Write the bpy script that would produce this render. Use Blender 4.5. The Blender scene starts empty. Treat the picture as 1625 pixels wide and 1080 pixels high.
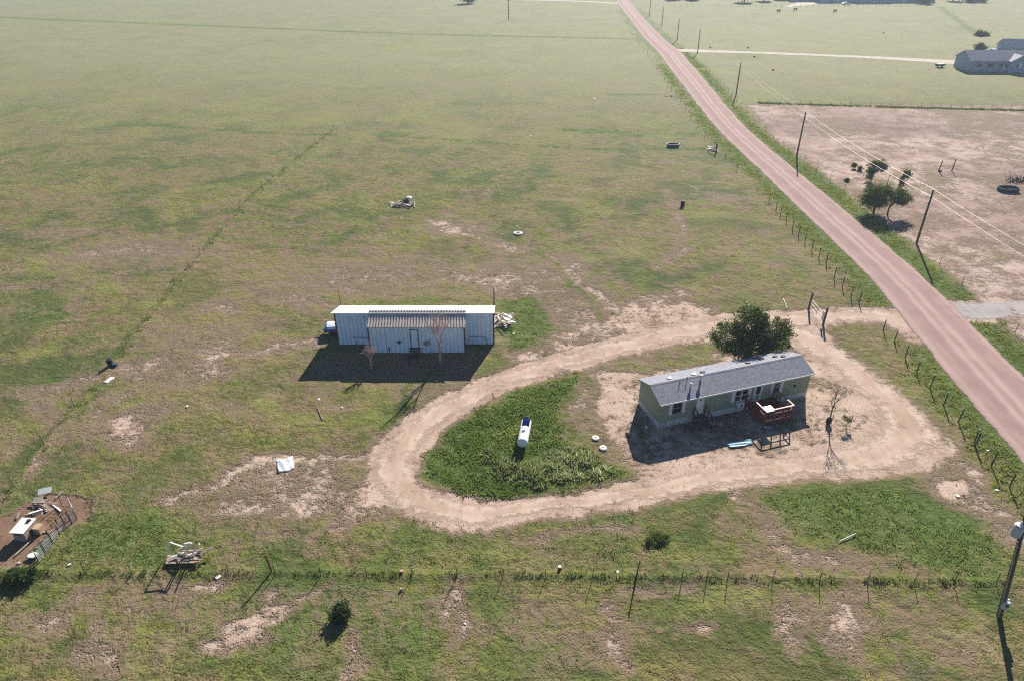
import bpy, math, random
import numpy as np
from mathutils import Vector, Matrix

random.seed(7)
S = bpy.context.scene
COL = S.collection
R = math.radians
PI = math.pi

# ------------------------------------------------------------------ camera, sky, sun, exposure
CAM_H, PITCH, FPX = 39.0, R(31.2), 1083.0          # drone 39 m up, 24 mm lens on a 1625 px wide picture
cam = bpy.data.cameras.new('camera')
cam.sensor_width = 36.0
cam.lens = 36.0 * FPX / 1625.0
cam.clip_start = 0.5
cam.clip_end = 12000
camo = bpy.data.objects.new('camera', cam)
camo.location = (0, 0, CAM_H)
camo.rotation_euler = (PI / 2 - PITCH, 0, 0)
COL.objects.link(camo)
S.camera = camo

SUN_EL, SUN_AZ = R(29.3), R(19.0)                   # azimuth from +Y towards +X
W = bpy.data.worlds.new('World')
S.world = W
W.use_nodes = True
W.cycles.sampling_method = 'MANUAL'
W.cycles.sample_map_resolution = 1024
wn = W.node_tree
wn.nodes.clear()
sky = wn.nodes.new('ShaderNodeTexSky')
sky.sky_type = 'NISHITA'
sky.sun_disc = False
sky.sun_elevation = SUN_EL
sky.sun_rotation = SUN_AZ
sky.altitude = 1700
sky.air_density = 1.0
sky.dust_density = 0.3
sky.ozone_density = 4.0
bg = wn.nodes.new('ShaderNodeBackground')
bg.inputs['Strength'].default_value = 0.05
wo = wn.nodes.new('ShaderNodeOutputWorld')
wn.links.new(sky.outputs[0], bg.inputs[0])
wn.links.new(bg.outputs[0], wo.inputs[0])

sl = bpy.data.lights.new('sun', 'SUN')
sl.energy = 5.0
sl.angle = R(0.55)
sl.color = (1.0, 0.92, 0.82)
so = bpy.data.objects.new('sun', sl)
sd = Vector((math.sin(SUN_AZ) * math.cos(SUN_EL), math.cos(SUN_AZ) * math.cos(SUN_EL), math.sin(SUN_EL)))
so.rotation_euler = sd.to_track_quat('Z', 'Y').to_euler()
so.location = sd * 200
COL.objects.link(so)

S.view_settings.view_transform = 'Standard'
S.view_settings.look = 'None'
S.view_settings.exposure = 0.98
S.view_settings.gamma = 1.0
S.view_settings.use_curve_mapping = False
S.cycles.max_bounces = 6
S.cycles.diffuse_bounces = 3
S.cycles.transparent_max_bounces = 8
S.cycles.volume_bounces = 0
S.cycles.volume_step_rate = 4.0
S.cycles.use_denoising = False
S.cycles.use_adaptive_sampling = False
S.cycles.sample_clamp_indirect = 3.0
S.cycles.pixel_filter_type = 'BLACKMAN_HARRIS'
S.cycles.filter_width = 1.15

# ------------------------------------------------------------------ surveying helper: picture point -> point of the place
def G(px, py, z=0.0):
    u = (px - 812.5) / FPX
    v = (py - 540.0) / FPX
    dy = math.cos(PITCH) - v * math.sin(PITCH)
    dz = -math.sin(PITCH) - v * math.cos(PITCH)
    t = (z - CAM_H) / dz
    return Vector((u * t, dy * t, z))

def GL(pts, z=0.0):
    return [G(x, y, z) for x, y in pts]

# ------------------------------------------------------------------ node helpers
def node(nt, typ, ins=None, **props):
    n = nt.nodes.new(typ)
    for k, v in props.items():
        setattr(n, k, v)
    for k, v in (ins or {}).items():
        s = n.inputs[k]
        if isinstance(v, bpy.types.NodeSocket):
            nt.links.new(v, s)
        else:
            s.default_value = v
    return n

def c4(c):
    return (c[0], c[1], c[2], 1.0)

def mixc(nt, f, a, b, blend='MIX'):
    n = nt.nodes.new('ShaderNodeMix')
    n.data_type = 'RGBA'
    n.blend_type = blend
    n.clamp_factor = True
    for i, v in ((0, f), (6, a), (7, b)):
        if isinstance(v, bpy.types.NodeSocket):
            nt.links.new(v, n.inputs[i])
        else:
            n.inputs[i].default_value = c4(v) if i else v
    return n.outputs[2]

def mth(nt, op, a, b=0.0, c=None, clamp=False):
    n = nt.nodes.new('ShaderNodeMath')
    n.operation = op
    n.use_clamp = clamp
    for i, v in enumerate((a, b, c)):
        if v is None:
            continue
        if isinstance(v, bpy.types.NodeSocket):
            nt.links.new(v, n.inputs[i])
        else:
            n.inputs[i].default_value = v
    return n.outputs[0]

def noise(nt, vec, scale, detail=3.0, rough=0.55, dist=0.0):
    return node(nt, 'ShaderNodeTexNoise', {'Vector': vec, 'Scale': scale, 'Detail': detail, 'Roughness': rough, 'Distortion': dist}).outputs['Fac']

def remap(nt, v, a, b, c=0.0, d=1.0, smooth=True):
    n = nt.nodes.new('ShaderNodeMapRange')
    n.interpolation_type = 'SMOOTHSTEP' if smooth else 'LINEAR'
    nt.links.new(v, n.inputs[0])
    for i, x in enumerate((a, b, c, d)):
        n.inputs[1 + i].default_value = x
    return n.outputs[0]

def new_mat(name):
    m = bpy.data.materials.new(name)
    m.use_nodes = True
    nt = m.node_tree
    nt.nodes.clear()
    out = nt.nodes.new('ShaderNodeOutputMaterial')
    return m, nt, out

def mat(name, col, rough=0.75, var=0.15, scale=3.0, bump=0.0, metal=0.0, spec=0.35, dirt=None, dirt_amt=0.0, stripes=None, bscale=None):
    m, nt, out = new_mat(name)
    p = node(nt, 'ShaderNodeBsdfPrincipled', {'Roughness': rough, 'Metallic': metal, 'Specular IOR Level': spec})
    tc = nt.nodes.new('ShaderNodeTexCoord').outputs['Object']
    f = noise(nt, tc, scale, 4.0)
    f = remap(nt, f, 0.3, 0.7)
    c = mixc(nt, f, [x * (1 - var) for x in col], [min(1, x * (1 + var)) for x in col])
    if dirt:
        g = remap(nt, noise(nt, tc, scale * 0.7, 5.0, 0.65, 0.4), 0.62 - dirt_amt, 0.72)
        c = mixc(nt, mth(nt, 'MULTIPLY', g, 0.75), c, dirt)
    nt.links.new(c, p.inputs['Base Color'])
    if bump:
        h = noise(nt, tc, bscale or scale * 6, 3.0)
        b = node(nt, 'ShaderNodeBump', {'Height': h, 'Strength': bump, 'Distance': 0.02})
        nt.links.new(b.outputs[0], p.inputs['Normal'])
    nt.links.new(p.outputs[0], out.inputs[0])
    return m

def leaf_mat(name, attr='col', trans=0.35, rough=0.6):
    m, nt, out = new_mat(name)
    a = node(nt, 'ShaderNodeAttribute', attribute_name=attr).outputs['Color']
    d = node(nt, 'ShaderNodeBsdfDiffuse', {'Color': a})
    t = node(nt, 'ShaderNodeBsdfTranslucent', {'Color': mixc(nt, 0.5, a, (0.16, 0.20, 0.03), 'MIX')})
    x = node(nt, 'ShaderNodeMixShader', {0: trans, 1: d.outputs[0], 2: t.outputs[0]})
    nt.links.new(x.outputs[0], out.inputs[0])
    return m

# ------------------------------------------------------------------ mesh helpers
class MB:
    def __init__(s):
        s.v, s.f = [], []
    def add(s, vs, fs):
        o = len(s.v)
        s.v += [tuple(v) for v in vs]
        s.f += [tuple(i + o for i in f) for f in fs]
        return s
    def box(s, x0, x1, y0, y1, z0, z1):
        return s.add([(x0, y0, z0), (x1, y0, z0), (x1, y1, z0), (x0, y1, z0), (x0, y0, z1), (x1, y0, z1), (x1, y1, z1), (x0, y1, z1)],
                     [(0, 3, 2, 1), (4, 5, 6, 7), (0, 1, 5, 4), (1, 2, 6, 5), (2, 3, 7, 6), (3, 0, 4, 7)])
    def beam(s, p, q, w, h=None):
        p, q = Vector(p), Vector(q)
        h = h or w
        d = (q - p).normalized()
        up = Vector((0, 0, 1)) if abs(d.z) < 0.95 else Vector((0, 1, 0))
        a = d.cross(up).normalized() * (w / 2)
        b = a.cross(d).normalized() * (h / 2)
        vs = [p - a - b, p + a - b, p + a + b, p - a + b, q - a - b, q + a - b, q + a + b, q - a + b]
        return s.add(vs, [(0, 3, 2, 1), (4, 5, 6, 7), (0, 1, 5, 4), (1, 2, 6, 5), (2, 3, 7, 6), (3, 0, 4, 7)])
    def tube(s, pts, rs, n=8, cap=True):
        pts = [Vector(p) for p in pts]
        if not isinstance(rs, (list, tuple)):
            rs = [rs] * len(pts)
        rings = []
        o = len(s.v)
        prev = None
        for i, p in enumerate(pts):
            d = (pts[min(i + 1, len(pts) - 1)] - pts[max(i - 1, 0)]).normalized()
            if prev is None:
                up = Vector((0, 0, 1)) if abs(d.z) < 0.9 else Vector((1, 0, 0))
                a = d.cross(up).normalized()
            else:
                a = (prev - d * prev.dot(d)).normalized()
            prev = a
            b = d.cross(a)
            for k in range(n):
                t = 2 * PI * k / n
                s.v.append(tuple(p + (a * math.cos(t) + b * math.sin(t)) * rs[i]))
        for i in range(len(pts) - 1):
            for k in range(n):
                s.f.append((o + i * n + k, o + i * n + (k + 1) % n, o + (i + 1) * n + (k + 1) % n, o + (i + 1) * n + k))
        if cap:
            s.f.append(tuple(o + k for k in reversed(range(n))))
            s.f.append(tuple(o + (len(pts) - 1) * n + k for k in range(n)))
        return s
    def lathe(s, prof, n=16, c=(0, 0, 0)):
        o = len(s.v)
        for r, z in prof:
            for k in range(n):
                t = 2 * PI * k / n
                s.v.append((c[0] + r * math.cos(t), c[1] + r * math.sin(t), c[2] + z))
        for i in range(len(prof) - 1):
            for k in range(n):
                s.f.append((o + i * n + k, o + i * n + (k + 1) % n, o + (i + 1) * n + (k + 1) % n, o + (i + 1) * n + k))
        s.f.append(tuple(o + k for k in reversed(range(n))))
        s.f.append(tuple(o + (len(prof) - 1) * n + k for k in range(n)))
        return s
    def prism(s, prof, x0, x1):                       # profile in (y, z), extruded along x
        n = len(prof)
        vs = [(x0, y, z) for y, z in prof] + [(x1, y, z) for y, z in prof]
        fs = [(i, (i + 1) % n, n + (i + 1) % n, n + i) for i in range(n)]
        return s.add(vs, fs + [tuple(reversed(range(n))), tuple(range(n, 2 * n))])
    def mesh(s, name, smooth=False):
        me = bpy.data.meshes.new(name)
        me.from_pydata(s.v, [], s.f)
        if smooth:
            me.shade_smooth()
        me.update()
        return me
    def build(s, name, m, parent=None, smooth=False, fix=True):
        me = s.mesh(name, smooth)
        if fix:
            import bmesh
            b = bmesh.new()
            b.from_mesh(me)
            bmesh.ops.recalc_face_normals(b, faces=b.faces)
            b.to_mesh(me)
            b.free()
        me.materials.append(m)
        o = bpy.data.objects.new(name, me)
        COL.objects.link(o)
        o.parent = parent
        return o

def np_mesh(name, verts, faces_flat, fsize, m, cols=None, smooth=False):
    me = bpy.data.meshes.new(name)
    nv = len(verts)
    nf = len(faces_flat) // fsize
    me.vertices.add(nv)
    me.vertices.foreach_set('co', np.ascontiguousarray(verts, dtype=np.float32).ravel())
    me.loops.add(nf * fsize)
    me.loops.foreach_set('vertex_index', np.ascontiguousarray(faces_flat, dtype=np.int32))
    me.polygons.add(nf)
    me.polygons.foreach_set('loop_start', np.arange(nf, dtype=np.int32) * fsize)
    me.polygons.foreach_set('loop_total', np.full(nf, fsize, dtype=np.int32))
    for k, arr in (cols or {}).items():
        a = me.attributes.new(k, 'FLOAT_COLOR', 'POINT')
        if arr.shape[1] == 3:
            arr = np.concatenate([arr, np.ones((nv, 1))], 1)
        a.data.foreach_set('color', np.ascontiguousarray(arr, dtype=np.float32).ravel())
    me.update(calc_edges=True)
    me.materials.append(m)
    if smooth:
        me.shade_smooth()
    o = bpy.data.objects.new(name, me)
    COL.objects.link(o)
    return o

def tag(o, label, cat, group=None, kind=None):
    if label:
        o['label'] = label
    if cat:
        o['category'] = cat
    if group:
        o['group'] = group
    if kind:
        o['kind'] = kind
    return o

def thing(name, label, cat, loc=(0, 0, 0), rz=0.0, group=None):
    o = bpy.data.objects.new(name, None)
    COL.objects.link(o)
    o.empty_display_size = 0.3
    o.location = loc
    o.rotation_euler = (0, 0, rz)
    return tag(o, label, cat, group)

def copy_tree(o, parent=None):
    c = o.copy()
    COL.objects.link(c)
    c.parent = parent
    for ch in list(o.children):
        copy_tree(ch, c)
    return c

def inst(src, parent, loc=(0, 0, 0), rz=0.0, name=None):        # another piece sharing a mesh
    o = bpy.data.objects.new(name or src.name.split('.')[0], src.data)
    COL.objects.link(o)
    o.parent = parent
    o.location = loc
    o.rotation_euler = (0, 0, rz)
    return o

# ------------------------------------------------------------------ numpy noise and polygon masks
def vnoise(x, y, scale, seed=0):
    x = x / scale
    y = y / scale
    xi = np.floor(x).astype(np.int64)
    yi = np.floor(y).astype(np.int64)
    fx = x - xi
    fy = y - yi
    fx = fx * fx * (3 - 2 * fx)
    fy = fy * fy * (3 - 2 * fy)
    def h(i, j):
        n = (i * 374761393 + j * 668265263 + seed * 974634777) & 0xFFFFFFFF
        n = ((n ^ (n >> 13)) * 1274126177) & 0xFFFFFFFF
        return ((n ^ (n >> 16)) & 0xFFFF) / 65535.0
    a = h(xi, yi) * (1 - fx) + h(xi + 1, yi) * fx
    b = h(xi, yi + 1) * (1 - fx) + h(xi + 1, yi + 1) * fx
    return a * (1 - fy) + b * fy

def fbm(x, y, scale, seed=0, octv=3):
    t, amp, tot = 0, 1.0, 0
    for i in range(octv):
        t = t + amp * vnoise(x, y, scale / 2 ** i, seed + i * 17)
        tot += amp
        amp *= 0.55
    return t / tot

def sstep(v, a, b):
    t = np.clip((v - a) / (b - a), 0, 1)
    return t * t * (3 - 2 * t)

def seg_dist(x, y, pts, closed=False):
    d = np.full(x.shape, 1e9)
    n = len(pts)
    for i in range(n if closed else n - 1):
        ax, ay = pts[i][0], pts[i][1]
        bx, by = pts[(i + 1) % n][0], pts[(i + 1) % n][1]
        ex, ey = bx - ax, by - ay
        t = np.clip(((x - ax) * ex + (y - ay) * ey) / (ex * ex + ey * ey + 1e-9), 0, 1)
        d = np.minimum(d, np.hypot(x - ax - t * ex, y - ay - t * ey))
    return d

def poly_sd(x, y, pts, pad=8.0):                       # signed distance, positive inside
    out = np.full(x.shape, -pad)
    xs = [p[0] for p in pts]
    ys = [p[1] for p in pts]
    k = (x > min(xs) - pad) & (x < max(xs) + pad) & (y > min(ys) - pad) & (y < max(ys) + pad)
    if not k.any():
        return out
    X, Y = x[k], y[k]
    ins = np.zeros(X.shape, bool)
    n = len(pts)
    for i in range(n):
        ax, ay = pts[i][0], pts[i][1]
        bx, by = pts[(i + 1) % n][0], pts[(i + 1) % n][1]
        if ay == by:
            continue
        c = ((ay > Y) != (by > Y)) & (X < (bx - ax) * (Y - ay) / (by - ay) + ax)
        ins ^= c
    d = seg_dist(X, Y, pts, True)
    out[k] = np.where(ins, d, -d)
    return out

def near_line(x, y, pts, pad):
    out = np.full(x.shape, 1e3)
    xs = [p[0] for p in pts]
    ys = [p[1] for p in pts]
    k = (x > min(xs) - pad) & (x < max(xs) + pad) & (y > min(ys) - pad) & (y < max(ys) + pad)
    if k.any():
        out[k] = seg_dist(x[k], y[k], pts)
    return out

def smooth_line(pts, step):
    P = [Vector((p[0], p[1], 0)) for p in pts]
    res = []
    for i in range(len(P) - 1):
        p0, p1, p2, p3 = P[max(i - 1, 0)], P[i], P[i + 1], P[min(i + 2, len(P) - 1)]
        n = max(1, int((p2 - p1).length / step))
        for k in range(n):
            t = k / n
            res.append(0.5 * ((2 * p1) + (p2 - p0) * t + (2 * p0 - 5 * p1 + 4 * p2 - p3) * t * t + (3 * p1 - p0 - 3 * p2 + p3) * t ** 3))
    res.append(P[-1])
    return res
# ------------------------------------------------------------------ layout of the place
# county road: centre line runs almost due +Y at x about 50
ROAD_L = [(41.0, -60), (42.3, 20), (43.4, 45), (44.4, 58), (45.8, 72), (46.5, 84), (46.4, 106), (46.4, 126), (46.2, 153), (47.3, 178), (48.9, 204), (51.1, 239), (53.0, 268), (54.0, 303), (56.4, 345), (58.2, 373), (63.7, 458), (72, 560), (112, 1000)]
ROAD_R = [(48.8, -60), (50.0, 20), (51.0, 45), (51.9, 57), (53.0, 72), (53.7, 84), (53.5, 106), (53.2, 126), (53.0, 153), (54.4, 178), (56.7, 204), (59.4, 239), (61.4, 268), (62.0, 303), (64.2, 345), (65.8, 373), (71.5, 458), (80, 560), (120, 1000)]
def road_x(y, side):
    t = ROAD_L if side < 0 else ROAD_R
    return np.interp(y, [p[1] for p in t], [p[0] for p in t])

HOME_A, HOME_ROT = G(1044, 679), R(17.94)
SHED_O = Vector((-18.9, 63.6, 0))

DRIVE = [(1432, 512), (1398, 503), (1335, 500), (1280, 508), (1215, 512), (1130, 520), (1050, 535), (960, 556), (880, 578), (800, 605), (730, 636), (672, 672), (632, 712), (628, 752), (660, 786), (710, 806), (770, 812),
         (850, 803), (950, 793), (1050, 774), (1150, 752), (1250, 741), (1340, 728), (1410, 712), (1450, 688), (1430, 652), (1385, 612), (1335, 572), (1285, 540), (1235, 518)]
DRIVE_HW = [4.2, 2.3, 1.7, 1.9, 2.6, 2.4, 2.0, 1.8, 1.7, 1.6, 1.6, 1.8, 2.2, 2.2, 2.0, 1.6, 1.4, 0.95, 0.95, 1.1, 1.25, 1.6, 2.2, 3.0, 3.3, 3.0, 2.6, 2.5, 2.6, 2.6]
DRIVE_W = GL(DRIVE)
WEST_TRACK = GL([(632, 716), (560, 722), (480, 722), (400, 738), (320, 762)])
SPUR = GL([(640, 770), (590, 790), (540, 800)])

ISLAND = GL([(922, 588), (870, 602), (800, 634), (745, 660), (705, 690), (682, 718), (675, 745), (695, 772), (745, 790), (800, 796), (870, 793), (925, 774), (985, 748), (960, 722), (905, 700), (895, 665), (885, 640), (905, 610)])
SAGE = GL([(780, 722), (830, 725), (890, 704), (945, 722), (965, 745), (900, 766), (825, 772), (770, 756)])
YARD = GL([(935, 590), (1010, 560), (1100, 553), (1250, 555), (1330, 535), (1400, 600), (1480, 655), (1498, 705), (1445, 745), (1330, 756), (1200, 762), (1060, 785), (985, 790), (990, 745), (965, 712), (955, 690), (940, 640)])
NORTHBARE = GL([(1080, 470), (1140, 490), (1120, 520), (1000, 545), (940, 560), (960, 535), (1010, 500)])
ISL_N = GL([(1000, 560), (1120, 538), (1140, 570), (1030, 592), (950, 590)])
PEN = GL([(-60, 840), (20, 812), (75, 790), (130, 800), (140, 818), (90, 850), (45, 893), (-20, 905), (-70, 880)])
SHEDYARD = GL([(520, 555), (780, 555), (745, 615), (660, 640), (560, 615), (480, 612)])
EASTGRASS = GL([(1320, 515), (1400, 512), (1450, 545), (1560, 700), (1625, 790), (1625, 830), (1560, 770), (1500, 690), (1450, 640), (1370, 580), (1320, 545)])
LUSHES = [  # picture outline, strength
    (GL([(760, 480), (850, 470), (890, 520), (870, 550), (800, 560), (788, 530), (788, 490)]), 0.75),
    (GL([(540, 470), (780, 470), (790, 488), (540, 490)]), 0.55),
    (GL([(1195, 790), (1290, 775), (1400, 770), (1500, 800), (1580, 850), (1600, 890), (1560, 915), (1440, 905), (1330, 880), (1240, 840)]), 0.85),
    (GL([(1480, 885), (1625, 885), (1700, 935), (1480, 925)]), 0.8),
    (GL([(130, 790), (250, 800), (330, 860), (330, 905), (60, 905), (110, 850)]), 0.8),
    (GL([(0, 740), (70, 770), (60, 800), (0, 830)]), 0.7),
    (GL([(340, 830), (620, 820), (760, 845), (900, 850), (1080, 830), (1160, 860), (1000, 895), (600, 905), (340, 905)]), 0.45),
    (GL([(0, 905), (70, 908), (80, 945), (0, 950)]), 0.8),
    (GL([(1020, 830), (1060, 830), (1060, 868), (1015, 865)]), 0.85),
    (GL([(390, 680), (560, 690), (600, 712), (480, 708), (380, 716)]), 0.6),
    (GL([(860, 570), (930, 588), (890, 640), (850, 610)]), 0.45),
    (GL([(1060, 560), (1120, 550), (1140, 570), (1080, 585)]), 0.5),
]
YELLOWS = [(80, 410, 60, 14), (250, 480, 60, 14), (600, 660, 60, 20), (470, 660, 60, 16), (930, 415, 30, 12), (650, 395, 12, 14), (1120, 340, 60, 14), (560, 480, 40, 12), (740, 430, 50, 12), (150, 460, 70, 14),
           (420, 640, 40, 12), (1080, 880, 90, 20), (760, 870, 80, 16), (220, 640, 50, 10), (1150, 960, 160, 30), (350, 1020, 90, 18), (60, 560, 50, 20), (1000, 400, 50, 18), (330, 560, 50, 14)]
BARES = [  # picture centre, half sizes, strength
    (450, 775, 170, 50, .60), (220, 400, 150, 26, .50), (310, 560, 130, 60, .53), (600, 440, 220, 44, .50), (830, 445, 120, 36, .57), (940, 510, 110, 36, .64), (590, 790, 80, 46, .70), (150, 650, 130, 60, .40), (1560, 830, 80, 60, .5), (1320, 930, 140, 70, .42), (560, 960, 160, 60, .38), (900, 1000, 160, 60, .38),
    (200, 395, 50, 12, .62), (350, 490, 34, 12, .6), (330, 590, 60, 22, .6), (225, 665, 45, 34, .72), (300, 555, 60, 10, .5), (720, 365, 42, 10, .7), (800, 450, 60, 22, .68), (895, 420, 40, 18, .62),
    (930, 470, 60, 22, .58), (700, 440, 60, 20, .5), (560, 540, 30, 12, .5), (480, 800, 40, 12, .66), (400, 800, 60, 22, .62), (520, 750, 50, 30, .64), (560, 775, 40, 20, .6), (310, 770, 40, 18, .58), (480, 840, 22, 14, .66),
    (330, 940, 36, 12, .68), (470, 955, 50, 12, .68), (400, 1005, 60, 16, .62), (700, 950, 22, 40, .6), (725, 990, 16, 26, .62), (975, 1010, 18, 36, .68), (1100, 1000, 30, 14, .6), (1240, 985, 30, 44, .62),
    (1320, 990, 34, 60, .6), (1260, 870, 50, 26, .6), (1340, 890, 40, 20, .6), (1020, 935, 36, 10, .58), (1090, 938, 30, 8, .55), (150, 1050, 60, 24, .6), (40, 1000, 60, 30, .58), (860, 960, 30, 14, .55),
    (1230, 800, 60, 26, .55), (1520, 785, 34, 18, .85), (1560, 800, 60, 40, .62), (1430, 930, 60, 10, .5), (110, 945, 40, 16, .58), (820, 870, 40, 8, .55), (960, 840, 80, 8, .55), (1030, 620, 30, 30, .7), (920, 640, 30, 40, .58),
    (560, 870, 60, 10, .55), (90, 370, 60, 10, .5), (60, 620, 50, 12, .52), (220, 585, 60, 10, .5), (440, 470, 60, 16, .5), (640, 440, 50, 14, .52), (1150, 315, 40, 10, .52), (600, 610, 20, 8, .5), (860, 685, 14, 8, .75)]
LINES = [  # dark grown-over tracks, fence lines and one painted tree shadow: picture points, half width in metres
    ([(-200, 18), (0, 28), (300, 40), (640, 54), (1000, 62)], 2.2), ([(190, 198), (330, 205), (440, 212), (530, 214)], 1.0), ([(600, 214), (760, 226), (930, 236), (1060, 238), (1130, 236)], 0.9),
    ([(960, 150), (1070, 152)], 0.8), ([(530, 205), (400, 312), (300, 425), (176, 578), (70, 706), (0, 790)], 0.3),
    ([(-80, 908), (400, 909), (800, 912), (1200, 916), (1700, 926)], 0.42), ([(1205, 164), (1400, 170), (1625, 176), (1800, 181)], 0.8), ([(850, 380), (900, 440), (950, 500)], 0.6), ([(660, 605), (620, 660)], 0.3),  # last entry here: bare tree's cast shadow, painted as darker growth
    ([(1490, 10), (1530, 40), (1556, 58)], 1.6), ([(900, 205), (990, 212), (1100, 214)], 1.6)]
LINES = [(GL(p), w) for p, w in LINES]
BARE_LINES = [([(520, 940), (450, 975), (390, 1005), (330, 1040)], .45, .72), ([(1180, 785), (1290, 850), (1420, 905)], .5, .66), ([(1235, 840), (1290, 920)], .5, .62), ([(850, 385), (900, 425), (960, 490), (1040, 510)], .7, .68),
              ([(690, 352), (760, 378), (835, 398)], .8, .7), ([(370, 800), (470, 775), (600, 790)], .9, .68), ([(200, 620), (100, 700), (40, 760)], .6, .58), ([(600, 715), (480, 725), (380, 745), (260, 790)], .7, .72),
              ([(560, 1020), (575, 1000), (570, 1080)], .35, .6), ([(700, 930), (715, 1000)], .4, .58), ([(975, 960), (980, 1060)], .5, .62), ([(1330, 930), (1345, 1040)], .6, .6), ([(140, 960), (200, 1070)], .6, .58), ([(1080, 470), (1000, 500), (900, 540), (830, 580)], 1.6, .72),
              ([(290, 590), (340, 565), (420, 560), (500, 545)], .8, .62), ([(150, 400), (240, 395)], 1.2, .62), ([(700, 440), (800, 455), (880, 470), (960, 480)], 1.6, .60), ([(340, 480), (460, 470), (560, 478)], 1.0, .55), ([(40, 620), (130, 600), (260, 585)], .8, .55),
              ([(420, 850), (520, 830), (620, 828)], .5, .62), ([(800, 850), (960, 838), (1010, 842)], .5, .62), ([(1060, 300), (1090, 370), (1050, 430)], .5, .55), ([(1520, 740), (1560, 800), (1610, 850)], 1.3, .64)]
BARE_LINES = [(GL(p), w, st) for p, w, st in BARE_LINES]
def blob(x, y, px, py, rx, ry):
    c = G(px, py)
    a = (G(px + rx, py) - c).length
    b = abs(G(px, py - ry)[1] - c[1])
    d = ((x - c.x) / a) ** 2 + ((y - c.y) / b) ** 2
    return np.exp(-d * 0.9)

FIELD_Y1 = float(G(1300, 166)[1])
SIDE_GRAVEL = GL([(1500, 492), (1560, 494), (1625, 490), (1760, 480)])
FAR_DRIVE = GL([(1072, 80), (1200, 84), (1350, 90), (1480, 97), (1560, 103), (1640, 116)])
def drive_sd(x, y):
    """distance inside the driveway (positive on it)"""
    best = np.full(x.shape, -20.0)
    xs = [p.x for p in DRIVE_W]
    ys = [p.y for p in DRIVE_W]
    k = (x > min(xs) - 8) & (x < max(xs) + 8) & (y > min(ys) - 8) & (y < max(ys) + 8)
    if k.any():
        X, Y = x[k], y[k]
        b = np.full(X.shape, -20.0)
        for i in range(len(DRIVE_W) - 1):
            p, q = DRIVE_W[i], DRIVE_W[i + 1]
            ex, ey = q.x - p.x, q.y - p.y
            t = np.clip(((X - p.x) * ex + (Y - p.y) * ey) / (ex * ex + ey * ey), 0, 1)
            w = DRIVE_HW[i] * (1 - t) + DRIVE_HW[i + 1] * t
            b = np.maximum(b, w - np.hypot(X - p.x - t * ex, Y - p.y - t * ey))
        best[k] = b
    return best

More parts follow.
